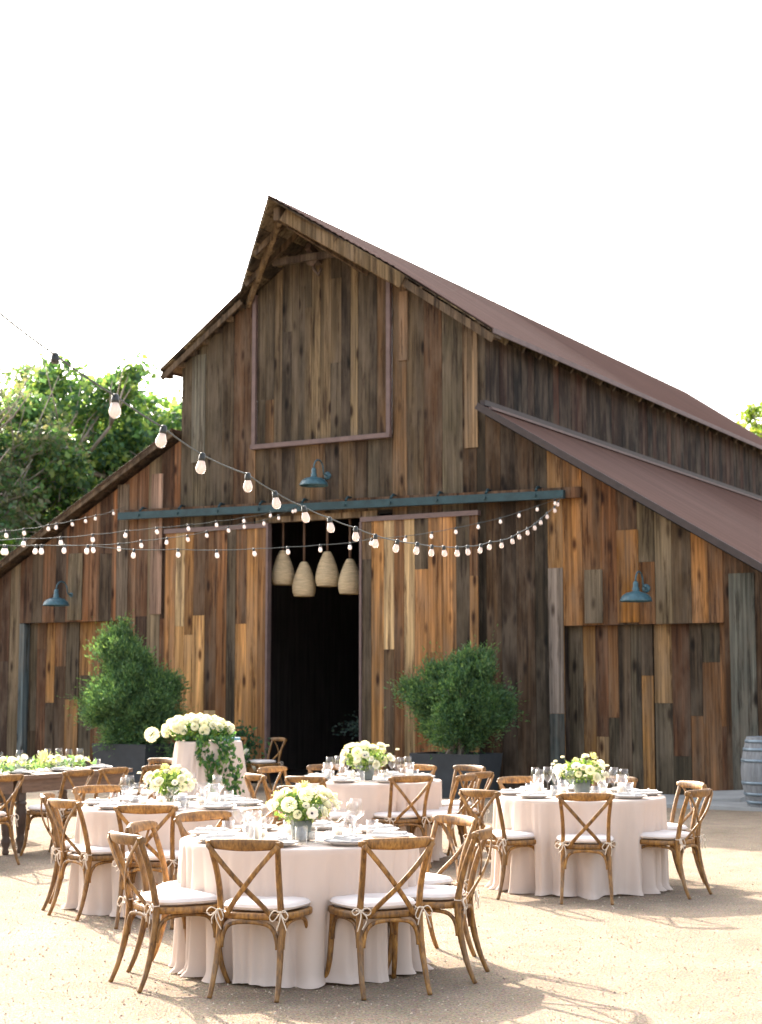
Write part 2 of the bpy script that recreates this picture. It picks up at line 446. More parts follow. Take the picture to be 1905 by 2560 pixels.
# front wall boards
fw = MB()
LT = lambda x: z_ll(x) - .02
MT = lambda x: z_main(x) - .02
RT = lambda x: z_rl(x) - .02
boards(fw, WL, -13.82, 0, LT, 0, PAL_LEFT, wr=(.22, .34), seed=11)
boards(fw, -13.82, -11.2, 2.9, LT, 0, PAL_LEFT, wr=(.24, .36), seed=12, jp=.15)
boards(fw, -11.2, BL, 0, LT, 0, PAL_LEFT, seed=13)
boards(fw, BL, -8.34, 0, MT, 0, PAL_UP, wr=(.24, .36), seed=14, jp=.4)
boards(fw, -8.34, -5.49, 4.66, 5.95, 0, PAL_UP, wr=(.24, .34), seed=15, jp=.1)
boards(fw, -5.49, -4.15, 0, MT, 0, PAL_UP[:], wr=(.24, .36), seed=16, jp=.35)
boards(fw, -4.15, BR, 0, MT, 0, PAL_DARK, seed=17, jp=.3)
boards(fw, BR, -2.63, 0, RT, 0, PAL_DARK, wr=(.25, .36), seed=18, jp=.25)
boards(fw, -2.63, -2.37, 0, RT, 0, P((182, 132, 80)), seed=19, jp=0)
boards(fw, -2.37, .24, 2.63, RT, 0, PAL_RIGHT, wr=(.25, .34), seed=20, jp=.35)
boards(fw, .24, WR, 0, RT, 0, PAL_RIGHT, seed=23, jp=.4)
# boards one can pick out
special(fw, -2.625, -2.375, 1.25, 3.55, (176, 160, 146), n=-.003, al=.31)
special(fw, -2.625, -2.375, 0, 1.245, (104, 112, 108), n=-.004, al=.62)
special(fw, -4.10, -3.86, 5.6, 7.72, (176, 146, 110), al=.11)
special(fw, -10.62, -10.36, 3.0, 5.6, (196, 160, 136), al=.77)
special(fw, -11.42, -11.16, 2.92, 5.45, (158, 138, 116), al=.4)
special(fw, .33, .72, 0, 3.36, (120, 120, 108), al=.2)
special(fw, -9.72, -9.42, 5.75, 7.75, (138, 134, 118), al=.9)
special(fw, -5.35, -5.18, 7.2, 8.4, (186, 148, 112), al=.55)
special(fw, -8.44, -8.3, 4.9, 5.93, (180, 140, 100), al=.35)
special(fw, -12.6, -12.25, 2.93, 4.2, (130, 116, 92), al=.5)
special(fw, -1.45, -1.1, 2.66, 4.1, (190, 128, 58), al=.15)
special(fw, -2.0, -1.7, 2.66, 3.5, (140, 124, 100), al=.7)
# lintels and posts of the openings (dark recess edges)
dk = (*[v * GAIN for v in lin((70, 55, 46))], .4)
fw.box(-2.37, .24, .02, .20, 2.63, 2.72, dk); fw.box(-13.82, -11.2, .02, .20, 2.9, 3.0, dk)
tl = (*[v * .9 for v in lin((92, 104, 106))], .3)
fw.box(-13.82, -13.70, -.002, .16, 0, 2.89, tl)
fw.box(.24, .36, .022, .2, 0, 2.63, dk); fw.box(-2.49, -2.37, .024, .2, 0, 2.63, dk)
fw.box(-8.3, -5.8, .0, .10, 4.56, 4.66, (*[v * .7 for v in lin((150, 128, 100))], .2))
fw.build('front_wall', M['plank'], barn)
bk = MB()
for a, b, z0, f in ((WL, -13.82, 0, LT), (-13.82, -11.2, 2.95, LT), (-11.2, BL, 0, LT), (BL, -8.34, 0, MT), (-8.34, -5.49, 4.6, 5.95), (-5.49, BR, 0, MT),
                    (BR, -2.37, 0, RT), (-2.37, .24, 2.7, RT), (.24, WR, 0, RT)):
    backing(bk, a, b, z0, f, .026, .05)
bk.build('wall_lining', M['dark_back'], barn)

# side, clerestory and back walls
sw = MB()
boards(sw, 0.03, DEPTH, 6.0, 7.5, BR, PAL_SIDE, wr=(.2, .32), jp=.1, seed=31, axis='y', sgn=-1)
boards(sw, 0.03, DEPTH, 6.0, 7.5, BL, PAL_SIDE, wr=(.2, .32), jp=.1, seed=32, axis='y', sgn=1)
boards(sw, 0.03, DEPTH, 0, z_rl(WR) - .05, WR, PAL_RIGHT, wr=(.2, .32), seed=33, axis='y', sgn=-1)
boards(sw, 0.03, DEPTH, 0, z_ll(WL) - .05, WL, PAL_LEFT, wr=(.2, .32), seed=34, axis='y', sgn=1)
boards(sw, WL, BL, 0, LT, DEPTH, PAL_LEFT, wr=(.25, .35), seed=35)
boards(sw, BL, BR, 0, MT, DEPTH, PAL_UP, wr=(.25, .35), seed=36)
boards(sw, BR, WR, 0, RT, DEPTH, PAL_RIGHT, wr=(.25, .35), seed=37)
sw.build('side_wall', M['plank'], barn)
iw = MB()
for x in (BR - .05, BL + .03): iw.box(x, x + .02, .05, DEPTH - .03, 0, 7.45)
iw.box(WR - .07, WR - .05, .05, DEPTH - .03, 0, z_rl(WR) - .1); iw.box(WL + .05, WL + .07, .05, DEPTH - .03, 0, z_ll(WL) - .1)
iw.box(BL + .06, BR - .06, DEPTH - .07, DEPTH - .05, 0, 7.4)
iw.build('inner_lining', M['inner'], barn)
fl = MB(); fl.box(BL + .06, BR - .06, .06, DEPTH - .08, .004, .03); fl.build('barn_floor', M['inner'], barn)

# roofs: corrugated sheets, boards underneath
def sheet(hi, lo, n0, n1, pitch=.076, amp=.011, lift=0.0):
    mb = MB(); cnt = int((n1 - n0) / (pitch / 4)); vs = []
    for i in range(cnt + 1):
        y = n0 + (n1 - n0) * i / cnt; dz = amp * math.sin(2 * PI * y / pitch) + lift
        h, l = hi(y), lo(y)
        vs += [(h[0], y, h[1] + dz), (l[0], y, l[1] + dz)]
    mb.add(vs, [(2 * i, 2 * i + 1, 2 * i + 3, 2 * i + 2) for i in range(cnt)], smooth=True)
    return mb
OV = -.32; HN = -1.82; HW = 1.62
def hoodw(y): return HW * max(0.02, (y - HN) / (OV - HN))
def mk_main(side):
    ext = (RX - -10.28)
    def lo(y):
        wd = ext if y >= OV else hoodw(y)
        return (RX + side * wd, RZ + .10 - RS * wd)
    return (lambda y: (RX, RZ + .10)), lo
for sd_ in (-1, 1):
    hi, lo = mk_main(sd_)
    mb = sheet(hi, lo, HN, DEPTH + .3)
    # thickness edge and sheathing under the metal
    rp = mb.build('roof', M['roof'], barn)
    ub = MB(); r = random.Random(50 + sd_); y = HN + .06
    # sheathing boards run along the slope's width, laid as strips from ridge to eave
    k = 0; L = (RX - -10.28) - .03; pw = .24
    x = 0.0
    while x < L:
        x2 = min(x + pw - .015, L)
        # front end of each strip follows the hood's slanted edge
        def yf(xx): return OV if xx > HW else HN + (OV - HN) * xx / HW
        ya, yb = yf(x) + .02, yf(x2) + .02
        col = r.choice(P((150, 130, 104), (110, 90, 72), (84, 72, 62), (170, 146, 112), (96, 80, 64))); c4 = (*col, r.random())
        za, zb = RZ + .065 - RS * x, RZ + .065 - RS * x2; t = .025
        xa, xb = RX + sd_ * x, RX + sd_ * x2
        p = [(xa, ya, za - t), (xb, yb, zb - t), (xb, DEPTH + .28, zb - t), (xa, DEPTH + .28, za - t), (xa, ya, za), (xb, yb, zb), (xb, DEPTH + .28, zb), (xa, DEPTH + .28, za)]
        ub.hexa(p, c4); x += pw
    ub.build('roof_sheathing', M['plank_soft'], barn)
for nm, (x0, z0, x1, z1) in {'left': (BL, 6.37, WL - .35, 6.37 - .55 * (BL - WL + .35)), 'right': (BR, 6.28, WR + .35, 6.28 - .607 * (WR + .35 - BR))}.items():
    mb = sheet(lambda y: (x0, z0), lambda y: (x1, z1), OV, DEPTH + .3)
    mb.build('lean_to_roof', M['roof'], barn)
    ub = MB(); k = 0; r = random.Random(60); cnt = 22
    for i in range(cnt):
        f0, f1 = i / cnt, (i + .94) / cnt
        xa, xb = x0 + (x1 - x0) * f0, x0 + (x1 - x0) * f1; za, zb = z0 + (z1 - z0) * f0 - .035, z0 + (z1 - z0) * f1 - .035; t = .03
        c4 = (*r.choice(P((110, 84, 66), (92, 72, 60), (126, 98, 76))), r.random())
        ub.hexa([(xa, OV + .02, za - t), (xb, OV + .02, zb - t), (xb, DEPTH + .28, zb - t), (xa, DEPTH + .28, za - t), (xa, OV + .02, za), (xb, OV + .02, zb), (xb, DEPTH + .28, zb), (xa, DEPTH + .28, za)], c4)
    ub.build('roof_sheathing', M['plank_soft'], barn)
# barge boards, fascia, flashing
fb = MB()
br_c = (*[v * .8 for v in lin((118, 98, 70))], .3)
bl_c = (*[v * .8 for v in lin((96, 80, 62))], .7)
def bargeplane(y, wd, side, drop): return (RX + side * wd, y, RZ + .02 - RS * wd - drop)
# hood barge rafters: from the ridge tip back to the wall line
fb.beam(bargeplane(HN + .30, .10, 1, .12), bargeplane(OV + .02, HW + .10, 1, .10), .05, .24, (0, 0, 1), br_c)
fb.beam((RX - .06, HN + .50, RZ - .10), (RX - 1.62, -.06, z_main(RX - 1.62) - .10), .07, .13, (0, 0, 1), br_c)
for sd_, d in ((-1, .10), (1, .13)):
    fb.beam(bargeplane(OV + .06, HW, sd_, .10), (RX + sd_ * 3.40, OV + .06, RZ + .02 - RS * 3.40 - .10), .04, d, (0, 0, 1), bl_c)
fb.beam((BL, OV + .05, 6.30), (WL - .33, OV + .05, 6.30 - .55 * (BL - WL + .33)), .04, .12, (0, 0, 1), bl_c)
fb.build('barge_board', M['plank_soft'], barn)
fm = MB()
re_ = MB(); re_.beam((BR, OV - .012, 6.235), (WR + .34, OV - .012, 6.235 - .607 * (WR + .34 - BR)), .03, .11, (0, 0, 1)); re_.build('rake_edge', M['roof_edge'], barn)
re_ = MB(); re_.beam((BR + .05, -.2, 6.30), (BR + .05, DEPTH + .28, 6.30), .09, .09); re_.build('flashing', M['roof_edge'], barn)
fm.beam((BR + .22, -.25, 6.19), (BR + .22, DEPTH + .28, 6.19), .05, .04)
fm.beam((RX + 3.43, OV, RZ + .095 - RS * 3.43 - .03), (RX + 3.43, DEPTH + .28, RZ + .095 - RS * 3.43 - .03), .02, .09)
fm.build('metal_trim', M['trim'], barn)
# hood timbers and rafters: every stick a part of the barn
hc = (*[v * .6 for v in lin((104, 84, 62))], .5)
def stick(nm, a, b, wd, ht_, col=hc):
    m = MB(); m.beam(a, b, wd, ht_, col=col); m.build(nm, M['plank_soft'], barn)
stick('ridge_beam', (RX, HN + .25, RZ - .16), (RX, .0, RZ - .16), .12, .22)
stick('collar_beam', (RX - .8, -.45, 9.12), (RX + .8, -.45, 9.12), .07, .12, (.05, .035, .025, .4))
for sx in (-1, 1):
    if sx > 0: stick('brace', (RX + sx * .08, HN + .5, RZ - .3), (RX + sx * .9, -.05, RZ - .95), .06, .11)
    for yy in (-1.0, -.5):
        ww = hoodw(yy) - .06
        stick('rafter', (RX + sx * .05, yy, RZ - .03), (RX + sx * ww, yy, RZ - .03 - RS * ww), .05, .10)
for i in range(27):
    y = .35 + i * .69
    stick('rafter', (BR - .1, y, z_main(BR) + .04), (RX + 3.36, y, z_main(RX + 3.36) - .04), .07, .13, (*[v * (.4 if i % 3 else .9) for v in lin((110, 96, 72))], .1 * (i % 9)))
for i in range(7):   # purlin ends under the left and right rakes
    for sx in (-1, 1):
        ww = 1.75 + i * .27
        stick('purlin', (RX + sx * ww, OV + .08, z_main(RX + ww) - .03), (RX + sx * ww, 0, z_main(RX + ww) - .03), .10, .09, (*[v * .65 for v in lin((150, 128, 98) if i % 2 else (100, 84, 66))], i * .13))
tr = MB(); tr.beam((RX - .1, -.42, RZ - .42), (RX - .1, -.02, RZ - .62), .1, .14); tr.tube([(RX - .1, -.25, RZ - .5), (RX - .08, -.26, RZ - .8), (RX + .02, -.26, RZ - .92), (RX + .08, -.26, RZ - .8)], .03)
tr.lathe([(.0, -.02), (.13, -.02), (.13, .02), (0, .02)], (RX - .1, -.3, RZ - .62), 14, axis=(0, 1, 0))
tr.build('hay_trolley', M['table_leg'], barn)

# loft door with its faded metal frame
ld = MB()
boards(ld, -8.26, -5.57, 5.98, MT, -.03, PAL_LOFT, wr=(.13, .25), jp=.4, seed=41, jit=.014)
backing(ld, -8.28, -5.55, 5.96, MT, -.003, .012)
backing(ld, -8.34, -5.49, 5.94, MT, .03, .05)
lo_ = ld.build('loft_door', M['plank'], barn)
lf = MB()
lf.box(-8.34, -8.265, -.10, -.03, 5.9, z_main(-8.3) - .06); lf.box(-5.565, -5.49, -.10, -.03, 5.9, z_main(-5.52) - .06)
lf.box(-8.345, -5.485, -.13, -.025, 5.885, 5.965)
lf.build('door_frame', M['trim'], lo_)
# sliding doors on the track
def slide(x0, x1, seed, trims):
    mb = MB(); boards(mb, x0, x1, .04, 4.46, -.135, PAL_DOOR, wr=(.19, .27), jp=.75, seed=seed, jit=.008, th=.03)
    mb.box(x0 + .01, x1 - .01, -.10, -.06, .05, 4.5, (.03, .02, .015, .5))
    d = mb.build('sliding_door', M['plank'], barn)
    t = MB()
    t.box(x0 - .02, x1 + .02, -.165, -.05, 4.46, 4.54)
    for tx in trims: t.box(tx - .02, tx + .02, -.168, -.05, .04, 4.458)
    t.build('door_edge', M['trim'], d)
slide(-10.2, -7.95, 42, [-7.94])
slide(-6.02, -3.82, 43, [-6.03])
tk = MB()
tk.beam((-11.24, -.20, 4.83), (-2.25, -.20, 4.70), .09, .13)
for i in range(10):
    f = (i + .5) / 10; x = -11.2 + f * 8.9; z = 4.83 - .13 * f
    tk.tube([(x, -.02, z + .14), (x, -.12, z + .15), (x, -.2, z + .08)], .022, 6); tk.tube([(x, -.25, z + .0), (x, -.27, z)], .03, 8)
tk.build('door_track', M['track'], barn)
tb = MB(); tb.beam((-11.2, -.06, 4.87), (-2.02, -.06, 4.735), .08, .17, col=(*[v * .7 for v in lin((110, 78, 54))], .2))
tb.build('track_board', M['plank_soft'], barn)
# hinged side doors, set back in the wall
def sdoor(x0, x1, z1, seed):
    mb = MB(); boards(mb, x0, x1, .03, z1, .17, PAL_SDOOR, wr=(.16, .30), jp=.85, seed=seed)
    mb.box(x0 + .005, x1 - .005, .2, .23, .03, z1, (.02, .015, .01, .5))
    mb.build('side_door', M['plank'], barn)
sdoor(-13.70, -12.46, 2.9, 51); sdoor(-12.44, -11.2, 2.9, 52)
sdoor(-2.37, -.96, 2.63, 53); sdoor(-.94, .24, 2.63, 54)

def bl(x, y, z=0):     # barn frame -> world
    c, s = math.cos(R(-30)), math.sin(R(-30))
    return (BA[0] + x * c - y * s, BA[1] + x * s + y * c, z)

# pavement in front of the right side door
pv = MB()
pv.box(-2.2, 6.5, -2.0, -.03, -.02, .05)
o = pv.build('pavement', M['concrete'], None, BA, R(-30)); tag(o, kind='structure')
rp_ = MB()
rp_.hexa([(-.1, -1.05, .052), (.75, -1.05, .052), (.75, -.05, .052), (-.1, -.05, .052), (-.1, -1.05, .058), (.75, -1.05, .10), (.75, -.05, .17), (-.1, -.05, .12)])
tag(rp_.build('ramp', M['concrete'], None, BA, R(-30)), 'low grey concrete wedge ramp at the foot of the right double door', 'ramp')

# ------------------------------------------------------------------ gooseneck wall lamps
def make_lamp():
    t = thing('wall_lamp', 'x', 'lamp')
    s = MB(); s.lathe([(.045, .20), (.05, .145), (.08, .130), (.14, .118), (.195, .085), (.228, .045), (.240, .01), (.25, -.012), (.243, -.014), (.23, .01), (.215, .045), (.185, .075), (.13, .105), (.06, .12)], (0, 0, 0), 28)
    s.build('lamp_shade', M['teal'], t)
    k = MB(); k.lathe([(.0, .30), (.03, .295), (.042, .26), (.042, .20), (.052, .19), (.052, .135)], (0, 0, 0), 16); k.build('socket', M['teal'], t)
    a = MB(); pts = []
    for i in range(15):
        th = PI * i / 14; pts.append((0, .15 - .15 * math.cos(th), .30 + .15 * math.sin(th) - .0))
    pts.append((0, .32, .23)); pts.append((0, .43, .21))
    a.tube(pts, .013, 8); a.build('gooseneck_arm', M['teal'], t)
    p = MB(); p.lathe([(0, .03), (.04, .03), (.065, .01), (.07, -.01)], (0, .44, .21), 18, axis=(0, -1, 0)); p.build('wall_plate', M['teal'], t)
    return t
lp = make_lamp(); lk = kidlist(lp)
L3 = [(-12.51, 3.20, 'teal gooseneck lamp on the left wall above the left side door'), (-6.79, 5.11, 'teal gooseneck lamp high above the open doorway, under the loft door'), (-.985, 2.97, 'teal gooseneck lamp on the right wall above the double side door')]
for i, (x, z, lb) in enumerate(L3):
    if i == 0: lp.location = bl(x, -.45, z); lp.rotation_euler = (0, 0, R(-30)); tag(lp, lb, 'lamp', 'gooseneck lamps on the barn front')
    else: proto_copy(lp, lk, bl(x, -.45, z), R(-30), lb, 'lamp', 'gooseneck lamps on the barn front')

# ------------------------------------------------------------------ woven pendants in the doorway
def make_pend():
    t = thing('pendant_lamp', 'x', 'pendant lamp')
    s = MB(); prof = [(.055, .61), (.080, .575), (.125, .475), (.165, .37), (.195, .26), (.210, .16), (.203, .07), (.178, .0)]
    fine = []
    for i in range(40):
        f = i / 39 * (len(prof) - 1); j = min(int(f), len(prof) - 2); g_ = f - j
        fine.append((prof[j][0] * (1 - g_) + prof[j + 1][0] * g_ + .0035 * math.sin(i * 2.2), prof[j][1] * (1 - g_) + prof[j + 1][1] * g_))
    s.lathe([(0.0, .612)] + fine + [(.168, .002), (.195, .16), (.15, .37), (.05, .585)], (0, 0, 0), 32); s.build('lamp_shade', M['rattan'], t)
    c = MB(); c.tube([(0, 0, .60), (0, 0, 1.9)], .022, 8); c.build('cord', M['rattan_cord'], t)
    return t
pp = make_pend(); pk = kidlist(pp)
for i, (x, z, lb) in enumerate([(-7.92, 3.475, 'woven rattan pendant shade at the left side of the doorway'), (-7.473, 3.256, 'lowest woven rattan pendant, second from the left in the doorway'),
                               (-6.99, 3.418, 'woven rattan pendant, second from the right in the doorway'), (-6.525, 3.271, 'woven rattan pendant at the right side of the doorway, partly behind the door')]):
    if i == 0: pp.location = bl(x, .32, z); tag(pp, lb, 'pendant lamp', 'rattan pendants in the doorway')
    else: proto_copy(pp, pk, bl(x, .32, z), i * 1.3, lb, 'pendant lamp', 'rattan pendants in the doorway')

# ------------------------------------------------------------------ string lights
def bulb_meshes(big):
    s = MB(); s.lathe([(0, .036), (.007, .035), (.0125, .030), (.0145, .012), (.014, 0), (0, 0)], (0, 0, 0), 12)
    b = MB(); b.lathe([(.0, -.056), (.009, -.055), (.017, -.049), (.0220, -.038), (.0222, -.028), (.0175, -.012), (.013, 0)], (0, 0, 0), 16 if big else 10)
    sm, bm_ = s.mesh('socket'), b.mesh('bulb'); sm.materials.append(M['socket']); bm_.materials.append(M['bulb'])
    return sm, bm_
SM, BM_ = bulb_meshes(True)
BMN = BM_.copy(); BMN.materials[0] = M['bulb_near']
STR = [
('BIG', [(-1.35, 5.21, 2.94), (-1.31, 5.39, 2.93), (2.87, 25.06, 4.67)],
   [(-1.21, 5.84, 2.88), (-1.08, 6.41, 2.83), (-0.96, 6.95, 2.79), (-0.85, 7.51, 2.75), (-0.69, 8.22, 2.75), (-0.58, 8.74, 2.72), (-0.45, 9.38, 2.71), (-0.32, 9.99, 2.71), (-0.17, 10.69, 2.72), (-0.04, 11.32, 2.73), (0.12, 12.06, 2.76), (0.29, 12.84, 2.81), (0.43, 13.52, 2.85), (0.56, 14.16, 2.9), (0.71, 14.88, 2.96), (0.84, 15.45, 3.02), (1.02, 16.33, 3.11), (1.16, 16.96, 3.2), (1.35, 17.87, 3.3), (1.55, 18.81, 3.43), (1.68, 19.42, 3.54), (1.87, 20.32, 3.68), (2.05, 21.21, 3.83), (2.2, 21.88, 3.97), (2.37, 22.7, 4.14), (2.59, 23.71, 4.34), (2.71, 24.3, 4.5)]),
('A', [(-4.18, 13.86, 2.93), (-4.8, 29.72, 5.02)],
   [(-4.36, 18.53, 3.47), (-4.41, 19.68, 3.61), (-4.48, 21.45, 3.84), (-4.5, 22.07, 3.92), (-4.56, 23.49, 4.11), (-4.6, 24.77, 4.29), (-4.65, 25.91, 4.45), (-4.74, 28.17, 4.78)]),
('B', [(-3.99, 13.2, 2.91), (2.88, 25.2, 4.68)],
   [(-3.36, 14.29, 2.92), (-3.13, 14.7, 2.96), (-2.81, 15.26, 3.01), (-2.46, 15.87, 3.02), (-2.1, 16.51, 3.08), (-1.76, 17.09, 3.12), (-1.41, 17.71, 3.19), (-1.07, 18.3, 3.26), (-0.72, 18.92, 3.34), (-0.38, 19.52, 3.42), (-0.12, 19.96, 3.51), (0.32, 20.75, 3.62), (0.68, 21.38, 3.73), (1.03, 21.98, 3.85), (1.38, 22.6, 3.98), (1.74, 23.22, 4.12), (2.07, 23.79, 4.27), (2.4, 24.38, 4.43), (2.73, 24.94, 4.59)]),
('C', [(-3.94, 13.06, 2.86), (-1.43, 27.47, 4.78)],
   [(-3.5, 15.63, 3.11), (-3.33, 16.57, 3.21), (-3.17, 17.52, 3.33), (-2.98, 18.61, 3.48), (-2.78, 19.74, 3.63), (-2.55, 21.05, 3.8), (-2.32, 22.42, 3.99), (-2.06, 23.9, 4.2), (-1.77, 25.55, 4.46), (-1.5, 27.12, 4.7)]),
('D', [(-3.71, 12.3, 2.76), (-1.4, 27.54, 4.8)],
   [(-3.4, 14.38, 2.93), (-3.28, 15.15, 3.0), (-3.16, 15.91, 3.07), (-3.03, 16.78, 3.15), (-2.9, 17.63, 3.24), (-2.78, 18.47, 3.35), (-2.62, 19.5, 3.48), (-2.48, 20.42, 3.6), (-2.34, 21.35, 3.74), (-2.16, 22.52, 3.92), (-2.02, 23.47, 4.07), (-1.82, 24.77, 4.25), (-1.66, 25.85, 4.45), (-1.46, 27.18, 4.72)]),

]
LBL = {'BIG': 'near string of big bulbs sweeping from upper left to the right end of the track',
       'A': 'highest far bulb string, ending at the left end of the door track',
       'B': 'lowest far bulb string, crossing the doorway and climbing to the right end of the track',
       'C': 'upper of two bulb strings rising from the left to above the doorway',
       'D': 'lower of two bulb strings rising from the left to above the doorway'}
for key, ends, bulbs in STR:
    t = thing('string_light', LBL[key], 'string light', ends[0], 0, 'bulb strings across the courtyard')
    o0 = Vector(ends[0]); r = random.Random(ord(key[0]))
    pts = [Vector(e) for e in ends[:-1]] + [Vector(b) for b in bulbs] + [Vector(ends[-1])]
    pts.sort(key=lambda p: p.y)
    path = []
    for i in range(len(pts) - 1):
        a, b = pts[i], pts[i + 1]; L = (b - a).length
        for k in range(4):
            f = k / 4; p = a.lerp(b, f); p.z -= .015 * L * 4 * f * (1 - f) * .6; path.append(p - o0)
    path.append(pts[-1] - o0)
    c = MB(); c.tube(path, .0042 if key == 'BIG' else .0036, 6); c.build('cable', M['cable'], t)
    for b in bulbs:
        sk = link('socket', SM, t, Vector(b) - o0 - Vector((0, 0, .030))); sk.rotation_euler = (r.uniform(-.22, .22), r.uniform(-.22, .22), 0)
        sk.scale = (1.12, 1.12, 1.12) if key == 'BIG' else (1.05, 1.05, 1.05)
        if key == 'BIG' and b == bulbs[0]: continue      # bulb left out, as if washed out by the white sky
        link('bulb', BMN if key == 'BIG' else BM_, sk)

# ------------------------------------------------------------------ foliage
def leaves_mesh(name, C, D, size, aspect, cols, fold=.25):
    """C centres (n,3), D directions (n,3), size (n,), one folded leaf per centre: 4 triangles' worth in two quads"""
    n = len(C); rs = np.random.RandomState(n % 1000 + 5)
    D = D / np.linalg.norm(D, axis=1, keepdims=True)
    rv = rs.randn(n, 3); Sd = np.cross(D, rv); Sd /= np.linalg.norm(Sd, axis=1, keepdims=True); Nn = np.cross(D, Sd)
    s = size[:, None]; w_ = s * aspect
    base = C - D * s * .5; tip = C + D * s * .5 - Nn * s * .1; l = C + Sd * w_ + Nn * s * fold * .3; r_ = C - Sd * w_ + Nn * s * fold * .3; mid = C - Nn * s * .03
    V = np.stack([base, l, tip, r_, mid], 1).reshape(-1, 3)
    b = np.arange(n)[:, None] * 5
    F = np.concatenate([b + np.array([[0, 4, 2, 1]]), b + np.array([[0, 3, 2, 4]])], 1).reshape(-1, 4)
    me = bpy.data.meshes.new(name)
    me.vertices.add(len(V)); me.vertices.foreach_set('co', V.ravel())
    me.loops.add(len(F) * 4); me.loops.foreach_set('vertex_index', F.ravel().astype(np.int32))
    me.polygons.add(len(F)); me.polygons.foreach_set('loop_start', (np.arange(len(F)) * 4).astype(np.int32))
    me.polygons.foreach_set('loop_total', np.full(len(F), 4, np.int32))
    me.update(calc_edges=True)
    ca = me.color_attributes.new('tint', 'FLOAT_COLOR', 'CORNER')
    cc = np.concatenate([np.repeat(cols, 8, axis=0), np.ones((n * 8, 1))], 1)
    ca.data.foreach_set('color', cc.ravel())
    return me
def pickcols(rs, n, pal, jit=.25):
    pal = np.array(pal); c = pal[rs.randint(len(pal), size=n)]
    return c * (1 + jit * (rs.rand(n, 1) - .5) * 2)

def tree(name, label, base, crown, clumps, leaves, leafsize, pal, seed, group=None, bare=0, trunk_r=.3, cr=(.55, 1.0), clump_bias=None, outer=.72):
    """crown = (cx, cy, cz, rx, ry, rz) relative to base"""
    rs = np.random.RandomState(seed)
    t = thing(name, label, 'tree', base, 0, group)
    cx, cy, cz, rx, ry, rz = crown
    cl = []
    tries = 0
    while len(cl) < clumps and tries < 20000:
        tries += 1
        v = rs.randn(3); v /= np.linalg.norm(v); q = outer + (1 - outer) * rs.rand() if rs.rand() < .75 else rs.rand() ** .5 * .75
        p = np.array([cx, cy, cz]) + v * q * np.array([rx, ry, rz]) * (1 + .16 * rs.randn())
        if p[2] < cz - rz * .95: continue
        if any(np.linalg.norm((p - o) / np.array([1, 1, .8])) < cr[0] * .95 for o, _ in cl): continue
        cl.append((p, rs.uniform(*cr)))
    cs, ds, ss, co = [], [], [], []
    per = leaves // max(1, len(cl))
    for p, r_ in cl:
        k = int(per * (r_ / np.mean(cr)) ** 2 * rs.uniform(.6, 1.3))
        sub = rs.randn(7, 3) * r_ * .45
        v = rs.randn(k, 3) * r_ * .27; v[:, 2] *= .62
        c = p + sub[rs.randint(7, size=k)] * np.array([1, 1, .6]) + v
        d = v * .5 + rs.randn(k, 3) * .5 * r_ * .5; d[:, 2] -= .12 * r_
        cs.append(c); ds.append(d + 1e-6); ss.append(leafsize * rs.uniform(.6, 1.35, k)); tone = rs.uniform(.8, 1.25)
        co.append(pickcols(rs, k, pal) * tone)
    me = leaves_mesh('crown', np.concatenate(cs), np.concatenate(ds), np.concatenate(ss), .30, np.concatenate(co)); me.materials.append(M['leaf'])
    link('crown', me, t)
    tk_ = MB(); fork = np.array([cx * .4, cy * .4, cz - rz * .75])
    tk_.tube([(0, 0, -.05), (0.05, 0, fork[2] * .5), tuple(fork)], [trunk_r * 1.2, trunk_r, trunk_r * .8], 10)
    nm_ = 9; mains = []
    for i in range(nm_):
        a = 2 * PI * i / nm_ + rs.rand(); q = rs.uniform(.35, .6)
        e = np.array([cx + rx * q * math.cos(a), cy + ry * q * math.sin(a), cz + rz * rs.uniform(-.35, .35)])
        m_ = (fork + e) / 2 + rs.randn(3) * .25 + np.array([0, 0, -.2])
        tk_.tube([tuple(fork), tuple(m_), tuple(e)], [trunk_r * .55, trunk_r * .38, trunk_r * .24], 7); mains.append(e); mains.append(m_)
    for p, r_ in cl:
        e = min(mains, key=lambda q: np.linalg.norm(q - p)); m_ = (e + p) / 2 + rs.randn(3) * .2
        tk_.tube([tuple(e), tuple(m_), tuple(p)], [trunk_r * .2, trunk_r * .13, trunk_r * .05], 5)
        for _ in range(3 + bare):
            q = p + rs.randn(3) * r_ * .7; tk_.tube([tuple(m_), tuple((m_ + q) / 2 + rs.randn(3) * .1), tuple(q)], [trunk_r * .09, trunk_r * .06, .008], 4)
    tk_.build('trunk', M['bark'], t)
    return t
GT = [(.08, .17, .08), (.10, .21, .075), (.065, .14, .08), (.16, .27, .08), (.22, .32, .10)]
GT2 = [(.12, .16, .09), (.16, .19, .11), (.09, .16, .07), (.18, .19, .13)]
tree('broadleaf_tree', 'dense green broadleaf tree rising behind the left lean-to roof', (-7.2, 41, 0), (0, 0, 6.7, 4.0, 3.0, 3.4), 130, 64000, .20, GT, 5, 'trees behind the left of the barn', trunk_r=.3)
tree('broadleaf_tree', 'grey-green tree with pale bare limbs at the left edge of the view', (-10.7, 37.5, 0), (0, 0, 5.9, 3.0, 2.5, 3.4), 70, 30000, .16, GT2 + GT[:2], 8, 'trees behind the left of the barn', bare=6, trunk_r=.34)
tree('broadleaf_tree', 'low bright green tree half hidden under the left eave of the barn', (-9.6, 34.8, 0), (0, 0, 2.9, 1.9, 1.6, 1.75), 50, 18000, .15, [(.10, .20, .03), (.06, .14, .03), (.16, .24, .05)], 9, 'trees behind the left of the barn', trunk_r=.15, cr=(.4, .7))
